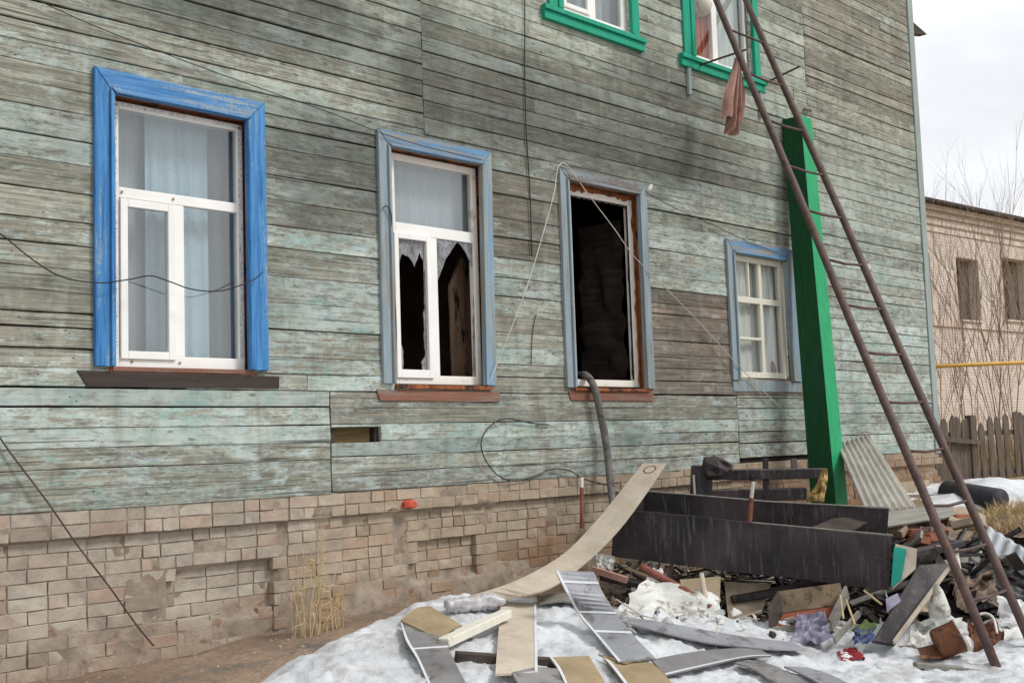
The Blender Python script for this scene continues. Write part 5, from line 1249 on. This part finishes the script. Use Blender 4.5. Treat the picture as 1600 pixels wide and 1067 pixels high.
mb = MB(); a, b = Q(693, 1004, 0.03), Q(792, 958, 0.08); mb.beam(a, b, 0.09, 0.06); single('white_batten', mb, M['oldwhite'], 'whitish square batten slanting behind the beige plank', 'batten', bevel=0.005)
mb = MB(); mb.beam(Q(712, 1026, 0.0), Q(862, 1036, 0.0), 0.10, 0.07); single('dark_plank', mb, M['darkboard'], 'dark plank lying across the snow under the beige plank', 'plank', bevel=0.005)
mb = MB(); ax_ = (Q(792, 938, 0.06) - Q(697, 946, 0.05)); mb.lathe(Q(697, 946, 0.05), ax_, [(0.025, 0)] + [(0.038 + 0.02 * rnd_.random(), ax_.length * (q_ + 0.3) / 22) for q_ in range(21)] + [(0.02, ax_.length)], 16, 0.7)
single('film_roll', mb, M['film'], 'crumpled roll of milky plastic film at the foot of the bent strip', 'roll', smooth=True)

# ------------------------------------------------------------------ crumpled sheets, sticks and rubbish
def crumple(name, pts, n, amp, mat_, label, cat, seed, fq=4.0, group=None):
    a, b, c, d = [P(*q) for q in pts]; n_ = (b - a).cross(d - a).normalized()
    def fn(u, v_):
        e = 0.09 * noise.noise(V((u * 5, v_ * 5, seed + 30)))
        uu, vv = u + e * (0.4 + abs(u - 0.5)), v_ + 0.09 * noise.noise(V((u * 5, v_ * 5, seed + 60)))
        q = a * (1 - uu) * (1 - vv) + b * uu * (1 - vv) + c * uu * vv + d * (1 - uu) * vv
        r_ = abs(noise.noise(V((u * fq * 0.6, v_ * fq * 0.9, seed)))) * 2.0 + 0.28 * abs(noise.noise(V((u * fq * 2.2, v_ * fq * 1.6, seed + 9)))) - 0.5
        return q + n_ * amp * r_
    return single(name, MB().grid(n, n, fn), mat_, label, cat, group, smooth=True, recalc=False)
crumple('crumpled_sheet', ((1010, 905, 9.9), (1120, 930, 9.75), (1135, 985, 9.3), (965, 955, 9.35)), 34, 0.055, M['whitecloth'], 'crumpled dirty white sheet below the wardrobe front', 'sheet', 1)
crumple('crumpled_sheet', ((930, 865, 10.3), (962, 872, 10.2), (958, 888, 10.1), (935, 892, 10.1)), 14, 0.05, M['whitecloth'], 'small white rag tucked at the left end of the wardrobe', 'rag', 2)
crumple('crumpled_paper', ((1090, 950, 9.45), (1132, 955, 9.4), (1128, 985, 9.3), (1086, 985, 9.3)), 16, 0.05, M['whitecloth'], 'crumpled white paper at the right end of the white sheet', 'paper', 3)
crumple('crumpled_sheet', ((1010, 888, 10.0), (1036, 888, 10.0), (1036, 912, 9.9), (1012, 908, 9.9)), 12, 0.04, M['whitecloth'], 'white rag poking out under the wardrobe front edge', 'rag', 4)
mb = MB(); mb.tube(smoothpath([P(1000, 884, 9.95), P(1040, 906, 9.9), P(1075, 926, 9.8), P(1112, 950, 9.6)], 4), 0.035, 8); single('brown_pole', mb, M['redwood'], 'thick red-brown pole slanting from under the wardrobe', 'pole', smooth=True)
mb = MB(); mb.beam(P(925, 889, 10.1), P(980, 906, 9.95), 0.05, 0.05); single('pink_batten', mb, simple('pinkish_batten', S(176, 132, 116), S(196, 156, 140), 8, 0.8, 0.2), 'short pinkish batten left of the black gap under the wardrobe', 'batten')
mb = MB(); mb.tube([P(1096, 896, 9.85), P(1100, 920, 9.75), P(1108, 955, 9.6)], 0.02, 6); single('pale_stick', mb, M['hardboard'], 'pale stick standing under the middle of the wardrobe', 'stick')
quad('cardboard_sheet', ((1062, 905, 10.0), (1126, 900, 10.0), (1124, 962, 9.7), (1075, 950, 9.75)), 0.008, M['tan'], 'tan cardboard sheet under the middle of the wardrobe', 'cardboard')
quad('cardboard_sheet', ((1132, 908, 10.3), (1205, 912, 10.3), (1190, 958, 10.1), (1138, 966, 10.0)), 0.008, M['stone'], 'dull beige cardboard sheet in the dark gap under the wardrobe', 'cardboard')
# open box with red-brown lining
bx_ = thing('open_box', 'open wooden box with red-brown lining lying tipped under the wardrobe', 'box', P(1240, 995, 9.5))
q1, q2, q3, q4 = P(1222, 958, 9.75), P(1322, 944, 9.85), P(1296, 982, 9.5), P(1204, 990, 9.45)
ub = V((0.05, 0.07, 0.17))
slab(q1, q2, q3, q4, 0.015, 'bottom', M['redbox'], bx_)
slab(q1 + ub, q2 + ub, q2 + V((0, 0, 0.003)), q1 + V((0, 0, 0.003)), 0.015, 'back_side', simple('dim_tan_lining', S(98, 84, 66), S(128, 110, 88), 5, 0.85, 0.3, S(70, 58, 46)), bx_)
slab(q4 + V((-0.003, 0, 0)), q1 + V((-0.003, 0, 0)), q1 + ub, q4 + V((-0.04, 0, 0.2)), 0.015, 'left_side', M['darkboard'], bx_)
mb = MB(); mb.beam(q4 + V((0, -0.02, 0.02)), q3 + V((0, -0.02, 0.02)), 0.02, 0.07); mb.build('front_lip', M['greyboard'], bx_)
mb = MB(); mb.beam(q3 + V((0.02, 0, 0.02)), q2 + V((0.03, 0, 0.1)), 0.02, 0.12); mb.build('right_side', M['greyboard'], bx_)
def blob(name, px, py, d, r, prof_h, mat_, label, cat, axis_=(0, 0, 1), wob=0.45, n=14):
    b = P(px, py, d); mb = MB()
    mb.lathe(b, axis_, [(r * f_, prof_h * h_) for f_, h_ in ((0.35, 0), (0.95, 0.08), (1.0, 0.3), (0.85, 0.55), (0.5, 0.8), (0.12, 1.0))], n, wob)
    return single(name, mb, mat_, label, cat, smooth=True)
crumple('plastic_bag', ((1246, 962, 9.45), (1288, 958, 9.5), (1302, 1002, 9.1), (1238, 1004, 9.1)), 22, 0.055, M['purple'], 'lilac plastic bag in front of the open box', 'bag', 31, 5.0)
quad('lilac_paper', ((1384, 935, 9.4), (1402, 926, 9.5), (1408, 938, 9.4), (1386, 956, 9.2)), 0.004, M['purple'], 'small lilac paper leaning on the dark plank', 'paper')
crumple('blue_bag', ((1336, 982, 9.15), (1362, 978, 9.2), (1368, 1003, 8.95), (1334, 1004, 8.95)), 14, 0.04, M['bluebag'], 'small blue plastic bag beside the dark plank', 'bag', 37, 4.0)
crumple('green_rag', ((1328, 985, 9.1), (1355, 968, 9.25), (1374, 976, 9.2), (1345, 994, 9.05)), 12, 0.05, M['greenrag'], 'green rag on top of the blue bag', 'rag', 8)
blob('white_bag', 1469, 966, 9.5, 0.085, 0.28, M['whitecloth'], 'white knotted bag just left of the ladder rail', 'bag', (-0.1, 0, 1), 0.3)
quad('leaning_plank', ((1436, 882, 9.9), (1492, 880, 10.1), (1400, 1006, 9.1), (1366, 1000, 9.0)), 0.035, M['charwood'], 'wide charred plank leaning left of the ladder', 'plank')
mb = MB(); mb.beam(P(1397, 1003, 8.95), P(1482, 888, 9.75), 0.018, 0.03); single('pale_batten', mb, M['hardboard'], 'thin pale batten lying along the charred leaning plank', 'batten')
mb = MB(); mb.beam(P(1304, 1000, 9.0), P(1342, 958, 9.4), 0.02, 0.05); single('grey_batten', mb, M['greyboard'], 'short grey batten between the lilac and the blue bag', 'batten')
for k, (a, b) in enumerate((((1322, 936, 9.5), (1336, 976, 9.2)), ((1350, 922, 9.6), (1378, 944, 9.45)), ((1313, 930, 9.5), (1318, 966, 9.3)))):
    mb = MB(); mb.tube([P(*a), P(*b)], 0.009, 5); single('straw_stick', mb, M['straw'], ['long straw-coloured stick in the rubbish above the blue bag', 'straw-coloured stick lying by the lilac paper', 'short straw-coloured stick right of the open box'][k], 'stick')
# rusty pot
pot = thing('rusty_pot', 'rusty brown pot lying tipped on the snow left of the ladder foot', 'pot', P(1475, 1022, 8.9))
c0 = P(1462, 1008, 8.9); ax_ = (AX * 0.9 - AY * 0.42 - AZ * 0.1)
mb = MB(); mb.lathe(c0, ax_, [(0.10, 0), (0.115, 0.02), (0.118, 0.17), (0.124, 0.175), (0.124, 0.19), (0.11, 0.188), (0.105, 0.03)], 18); mb.build('body', M['rust_orange'], pot, smooth=True)
mb = MB(); mb.tube(smoothpath([c0 + ax_ * 0.16 - AZ * 0.12, c0 + ax_ * 0.14 - AZ * 0.16 - AY * 0.05, c0 + ax_ * 0.08 - AZ * 0.13 - AY * 0.09], 4), 0.009, 5); mb.build('handle', M['rust'], pot)
mb = MB(); mb.lathe(P(1503, 1005, 8.95), (0.2, -1, 0.3), [(0.03, 0), (0.055, 0.01), (0.05, 0.06), (0.028, 0.062)], 12); single('porcelain_ring', mb, M['ceramic'], 'small white ring beside the rusty pot', 'ring', smooth=True)
crumple('red_cloth', ((1306, 1018, 8.95), (1338, 1014, 9.0), (1352, 1028, 8.85), (1316, 1038, 8.75)), 12, 0.06, M['redcloth'], 'small red cloth lying in the snow below the rubbish', 'cloth', 12)
quad('rusty_plate', ((1434, 1012, 8.95), (1462, 1005, 9.0), (1472, 1026, 8.8), (1440, 1028, 8.75)), 0.01, M['rust_orange'], 'flat rusty plate in front of the rusty pot', 'plate')
cable('bent_tube', [P(1522, 962, 9.6), P(1540, 958, 9.6), P(1552, 966, 9.55), P(1558, 990, 9.45)], 0.012, M['ceramic'], 'bent white tube between the ladder rails near their feet', 'tube')
crumple('rusty_bundle', ((1510, 975, 9.6), (1560, 975, 9.6), (1575, 1010, 9.3), (1520, 1012, 9.3)), 14, 0.10, M['rust_orange'], 'rust-stained crumpled bundle between the ladder feet', 'bundle', 15)
mb = MB(); mb.beam(P(1430, 1038, 8.6), P(1610, 1055, 8.6), 0.10, 0.03); single('wet_board', mb, M['greyboard'], 'wet grey board under the foot of the ladder', 'board')
crumple('white_sack', ((1424, 970, 9.6), (1500, 965, 9.7), (1512, 992, 9.4), (1420, 1005, 9.2)), 16, 0.08, M['whitecloth'], 'flattened dirty white sack left of the ladder rail', 'sack', 19)
crumple('white_sack', ((1560, 985, 9.7), (1640, 980, 9.8), (1650, 1015, 9.4), (1570, 1025, 9.2)), 16, 0.08, M['whitecloth'], 'flattened dirty white sack right of the ladder feet', 'sack', 23)
# charred planks right of and behind the ladder
for k, (a, b, w_, t_, lb) in enumerate((((1490, 880, 11.3), (1640, 905, 10.9), 0.30, 0.04, 'broad charred plank under the ribbed metal sheet'), ((1500, 915, 11.0), (1640, 960, 10.6), 0.28, 0.05, 'charred plank lying right of the ladder at knee height'),
        ((1430, 925, 10.6), (1530, 900, 11.0), 0.14, 0.06, 'charred beam crossing behind the ladder rails'), ((1500, 950, 10.5), (1590, 935, 10.9), 0.16, 0.05, 'lowest charred beam behind the ladder rails'), ((1410, 868, 10.6), (1500, 848, 11.2), 0.12, 0.06, 'charred beam under the brick rubble behind the ladder'),
        ((940, 900, 10.3), (1010, 915, 10.2), 0.22, 0.05, 'charred plank in the dark gap under the left of the wardrobe'), ((1140, 935, 10.2), (1330, 905, 10.3), 0.2, 0.05, 'charred plank under the right half of the wardrobe'))):
    mb = MB(); mb.beam(P(*a), P(*b), w_, t_); single('charred_plank', mb, M['charwood'], lb, 'plank', 'charred planks in the heap', bevel=0.006)
mb = MB(); mb.grid(22, 22, lambda u, v_: (lambda q: q)(P(1400 + 240 * u, 850 + 115 * v_, 11.8 - 1.1 * v_ + 0.25 * fbm(u * 5, v_ * 5, 3, 4))))
tag(mb.build('ash_heap', simple('black_ash', S(38, 36, 34), S(84, 76, 68), 9, 0.95, 0.8, S(120, 106, 92), c3scale=22, bd=0.03), smooth=True, recalc=False), 'black ash and burnt scraps heaped behind the ladder feet', 'ash', kind='stuff')
mb = MB(); ax1, ay1 = axis([(7.9, 12.0, 0.05)]), axis([(-3.3, -0.2, 0.05)])
for yy in ay1:
    for xx in ax1:
        nd = (xx - 7.86) * 0.40 + (yy + 1.74) * 0.916 + 0.25 * fbm(xx * 1.9, yy * 1.9, 4, 3)
        e_ = sst(0.1, 0.5, nd) * sst(-0.3, -0.8, yy + 0.25 * fbm(xx * 2, 1, 1, 3)) * sst(7.95, 8.4, xx) * sst(12.0, 11.4, xx)
        mb.v.append(V((xx, yy, terr(xx, yy) - 0.05 + 0.07 * e_ + 0.03 * e_ * fbm(xx * 7, yy * 7, 2, 3))))
for j in range(len(ay1) - 1):
    for i in range(len(ax1) - 1):
        a = j * len(ax1) + i; mb.f.append((a, a + 1, a + len(ax1) + 1, a + len(ax1)))
tag(mb.build('ash_bed', simple('wet_ash', S(24, 23, 22), S(58, 52, 47), 7, 0.9, 0.9, S(92, 80, 68), c3scale=18, bd=0.03), smooth=True, recalc=False), 'wet black ash covering the soil under the burnt furniture', 'ash', kind='stuff')
crumple('black_tarp', ((1515, 872, 11.2), (1640, 890, 10.9), (1640, 950, 10.5), (1525, 925, 10.7)), 26, 0.10, simple('black_tarpaulin', S(32, 33, 36), S(58, 58, 60), 6, 0.4, 0.3), 'crumpled black tarp below the ribbed metal sheet', 'tarp', 41, 4.0)
crumple('brown_blanket', ((1488, 905, 10.7), (1552, 895, 10.9), (1560, 940, 10.4), (1496, 948, 10.3)), 22, 0.09, simple('brown_blanket_cloth', S(96, 80, 68), S(140, 120, 104), 10, 0.9, 0.4, S(60, 50, 44)), 'crumpled brown blanket seen between the ladder rails', 'blanket', 43, 5.0)
crumple('grey_sheet', ((1556, 935, 10.3), (1640, 945, 10.2), (1640, 985, 9.9), (1565, 975, 9.9)), 20, 0.07, M['film'], 'crumpled grey plastic sheet right of the ladder', 'sheet', 47, 4.0)
crumple('pale_rag', ((1410, 930, 10.3), (1452, 915, 10.5), (1462, 950, 10.0), (1418, 968, 9.8)), 16, 0.06, M['stone'], 'dull beige rag behind the charred leaning plank', 'rag', 53, 4.0)
bf = thing('broken_casement', 'broken cream window frame stuck upright in the heap between wardrobe and ladder', 'window frame', P(1488, 905, 11.0))
for a, b in (((1462, 858, 11.3), (1470, 905, 10.9)), ((1492, 852, 11.3), (1500, 902, 10.9)), ((1460, 860, 11.28), (1496, 854, 11.28)), ((1466, 880, 11.1), (1497, 876, 11.1))):
    MB().beam(P(*a), P(*b), 0.04, 0.05).build('frame_bar', M['oldwhite'], bf, bevel=0.004)
# brick rubble, dark scraps and splinters
def chunk(mb_, p, r, rnd):
    bm = bmesh.new(); bmesh.ops.create_icosphere(bm, subdivisions=1, radius=1.0)
    s3 = V((rnd.uniform(0.6, 1.4), rnd.uniform(0.5, 1.0), rnd.uniform(0.35, 0.8))) * r; rot = Matrix.Rotation(rnd.uniform(0, 6), 3, 'Z') @ Matrix.Rotation(rnd.uniform(-0.6, 0.6), 3, 'X')
    vv = [p + rot @ V((v_.co.x * s3.x, v_.co.y * s3.y, v_.co.z * s3.z)) * rnd.uniform(0.75, 1.2) for v_ in bm.verts]; mb_.add(vv, [tuple(v_.index for v_ in f.verts) for f in bm.faces]); bm.free()
rnd = random.Random(11)
for k in range(16):
    px = rnd.uniform(1402, 1520); py = 812 + rnd.uniform(0, 34); d = 12.0 - (py - 812) * 0.028 + rnd.uniform(-0.1, 0.1)
    mb = MB(); b = P(px, py, d); s_ = rnd.uniform(0.6, 1.0)
    mt = Matrix.Translation(b) @ Matrix.Rotation(rnd.uniform(0, 6), 4, 'Z') @ Matrix.Rotation(rnd.uniform(-0.5, 0.5), 4, 'X') @ Matrix.Rotation(rnd.uniform(-0.4, 0.4), 4, 'Y')
    me = random.choice(BM); mb.add([mt @ V((v_.co.x * 0.22 * s_, v_.co.y * 0.12, v_.co.z * 0.075)) for v_ in me.vertices], [tuple(p.vertices) for p in me.polygons])
    single('brick_fragment', mb, M['redbrick'] if k % 3 else M['stone'], 'loose broken brick in the rubble behind the ladder', 'brick', 'broken bricks heaped behind the ladder')
mb = MB(); chunk(mb, P(1508, 812, 12.2), 0.24, rnd); single('pale_boulder', mb, M['stone'], 'pale beige stone right of the brick rubble', 'stone')
mb = MB()
for k in range(1500):
    px = rnd.uniform(930, 1640); py = rnd.uniform(880, 1005)
    p = SG(px, py)
    if snow_t(p.x, p.y) > 0 and rnd.random() < 0.93: continue
    chunk(mb, p + V((0, 0, 0.01)), 0.008 + 0.05 * rnd.random() ** 3, rnd)
tag(mb.build('charcoal_scraps', M['charwood'], recalc=False), 'scattered charcoal scraps and cinders over the heap', 'cinders', kind='stuff')
mb = MB()
for k in range(260):
    px = rnd.uniform(960, 1640); py = rnd.uniform(885, 1010)
    p = SG(px, py) + V((0, 0, 0.03))
    if snow_t(p.x, p.y) > 0 and rnd.random() < 0.9: continue
    d_ = V((rnd.uniform(-1, 1), rnd.uniform(-1, 1), rnd.uniform(-0.1, 0.5))).normalized() * rnd.uniform(0.06, 0.22); mb.beam(p - d_, p + d_, 0.012, 0.008)
tag(mb.build('splinters', M['hardboard'], recalc=False), 'pale splinters and lath ends strewn over the rubbish heap', 'splinters', kind='stuff')
mb = MB()
for k in range(700):
    px = rnd.uniform(0, 900); py = rnd.uniform(930, 1067); p = GP(px, py)
    if p.y > -0.08 or snow_t(p.x, p.y) > 0.0 and rnd.random() < 0.97: continue
    chunk(mb, p, 0.004 + 0.02 * rnd.random() ** 2, rnd)
tag(mb.build('pebbles', M['stone'], recalc=False), 'small pebbles and crumbs of brick on the soil by the base', 'pebbles', kind='stuff')
for nm_, mt_, cnt, lb in (('burnt_laths', 'charwood', 150, 'tangle of burnt black laths over the rubbish heap'), ('dirty_laths', 'tan', 30, 'tangle of dirty tan laths over the rubbish heap'), ('grey_laths', 'greyboard', 45, 'tangle of weathered grey laths over the rubbish heap')):
    mb = MB()
    for k in range(cnt):
        px = rnd.uniform(985, 1640); py = rnd.uniform(890, 985) if px < 1400 else rnd.uniform(860, 985)
        p = SG(px, py)
        if p.z > 0.25 or snow_t(p.x, p.y) > 0.02: continue
        p = p + V((0, 0, rnd.uniform(0.02, 0.16))); d_ = V((rnd.uniform(-1, 1), rnd.uniform(-1, 1), rnd.uniform(-0.35, 0.45))).normalized() * rnd.uniform(0.1, 0.34); mb.beam(p - d_, p + d_, rnd.uniform(0.02, 0.07), rnd.uniform(0.012, 0.03))
    tag(mb.build(nm_, M[mt_], recalc=False), lb, 'laths', kind='stuff')
# the tangle behind and right of the ladder feet
for nm_, mt_, cnt, lb in (('charred_sticks', 'charwood', 46, 'tangle of charred sticks heaped behind and right of the ladder'), ('grey_sticks', 'greyboard', 26, 'grey broken sticks in the heap behind the ladder'), ('brown_sticks', 'darkboard', 30, 'brown broken sticks in the heap behind the ladder'), ('pale_scraps', 'whitecloth', 40, 'pale torn scraps caught in the heap behind the ladder')):
    mb = MB()
    for k in range(cnt):
        u, v_ = rnd.random(), rnd.random(); p = P(1385 + 260 * u, 838 + 128 * v_, 11.7 - 1.15 * v_ + rnd.uniform(-0.12, 0.05))
        d_ = V((rnd.uniform(-1, 1), rnd.uniform(-1, 1), rnd.uniform(-0.6, 0.6))).normalized() * rnd.uniform(0.12, 0.5)
        if mt_ == 'whitecloth':
            d_ *= 0.3; e_ = V((rnd.uniform(-1, 1), rnd.uniform(-1, 1), rnd.uniform(-1, 1))) * 0.05
            mb.strip([(p - d_, p - d_ + e_), (p, p + e_ * 1.4 + V((0, 0, 0.03))), (p + d_, p + d_ + e_ * 0.6)], 0.004)
        else: mb.beam(p - d_, p + d_, rnd.uniform(0.015, 0.13), rnd.uniform(0.012, 0.03), (rnd.uniform(-1, 1), rnd.uniform(-1, 1), 1))
    tag(mb.build(nm_, M[mt_], recalc=False), lb, 'scraps' if mt_ == 'whitecloth' else 'sticks', kind='stuff')
mb = MB()
for k in range(90):
    px = rnd.uniform(940, 1400); py = rnd.uniform(900, 990); p = SG(px, py) + V((0, 0, 0.03)); d_ = V((rnd.uniform(-1, 1), rnd.uniform(-1, 1), rnd.uniform(-0.3, 0.5))) * 0.06; e_ = V((rnd.uniform(-1, 1), rnd.uniform(-1, 1), rnd.uniform(-0.4, 0.6))) * 0.06
    mb.strip([(p - d_, p - d_ + e_), (p, p + e_ * 1.3 + V((0, 0, 0.02))), (p + d_, p + d_ + e_ * 0.6)], 0.004)
tag(mb.build('paper_scraps', M['whitecloth'], recalc=False), 'torn dirty paper scraps strewn under the wardrobe', 'scraps', kind='stuff')
# things near the right edge, behind
mb = MB(); a, b = P(1480, 768, 15.5), P(1562, 782, 14.6); mb.tube([a, (a + b) / 2, b], 0.15, 14); single('black_pipe', mb, M['rubber'], 'fat black pipe lying by the corner of the house', 'pipe', smooth=True)
cs_ = P(1590, 772, 16.4)
def patch_fn(u, v_):
    x, y = cs_.x + (u - 0.5) * 5.0, cs_.y + (v_ - 0.5) * 3.4; r_ = math.hypot((u - 0.5) * 2, (v_ - 0.5) * 2) + 0.35 * fbm(x * 0.9, y * 0.9, 3, 3)
    return (x, y, terr(x, y) + 0.16 * (0.8 - r_) + 0.03 * fbm(x * 4, y * 4, 6, 3))
mb = MB(); mb.grid(60, 40, patch_fn)
tag(mb.build('snow_patch', M['snow'], smooth=True, recalc=False), kind='structure')
mb = MB(); mb.grid(24, 16, lambda u, v_: P(1520 + 180 * u, 838 - 46 * math.sin(v_ * 3.14) * math.sin(u * 2.4 + 0.5), 13.0 + 1.6 * (v_ - 0.5)) + V((0, 0, 0.05 * fbm(u * 6, v_ * 6, 1, 3))))
tag(mb.build('earth_mound', M['dirt'], smooth=True, recalc=False), kind='structure')
mb = MB()
for k in range(1500):
    u, v_ = rnd.random(), rnd.uniform(0.02, 0.5); b = P(1520 + 180 * u, 838 - 46 * math.sin(v_ * 3.14) * math.sin(u * 2.4 + 0.5), 13.0 + 1.6 * (v_ - 0.5)); h_ = rnd.uniform(0.05, 0.16)
    sd = V((rnd.uniform(-1, 1), rnd.uniform(-1, 1), 0)).normalized() * 0.006; mb.add([b - sd, b + sd, b + V((rnd.uniform(-0.12, 0.12), rnd.uniform(-0.12, 0.12), h_))], [(0, 1, 2)])
tag(mb.build('withered_grass', M['straw'], recalc=False), 'short withered grass on the earth mound at the right edge', 'grass', kind='stuff')
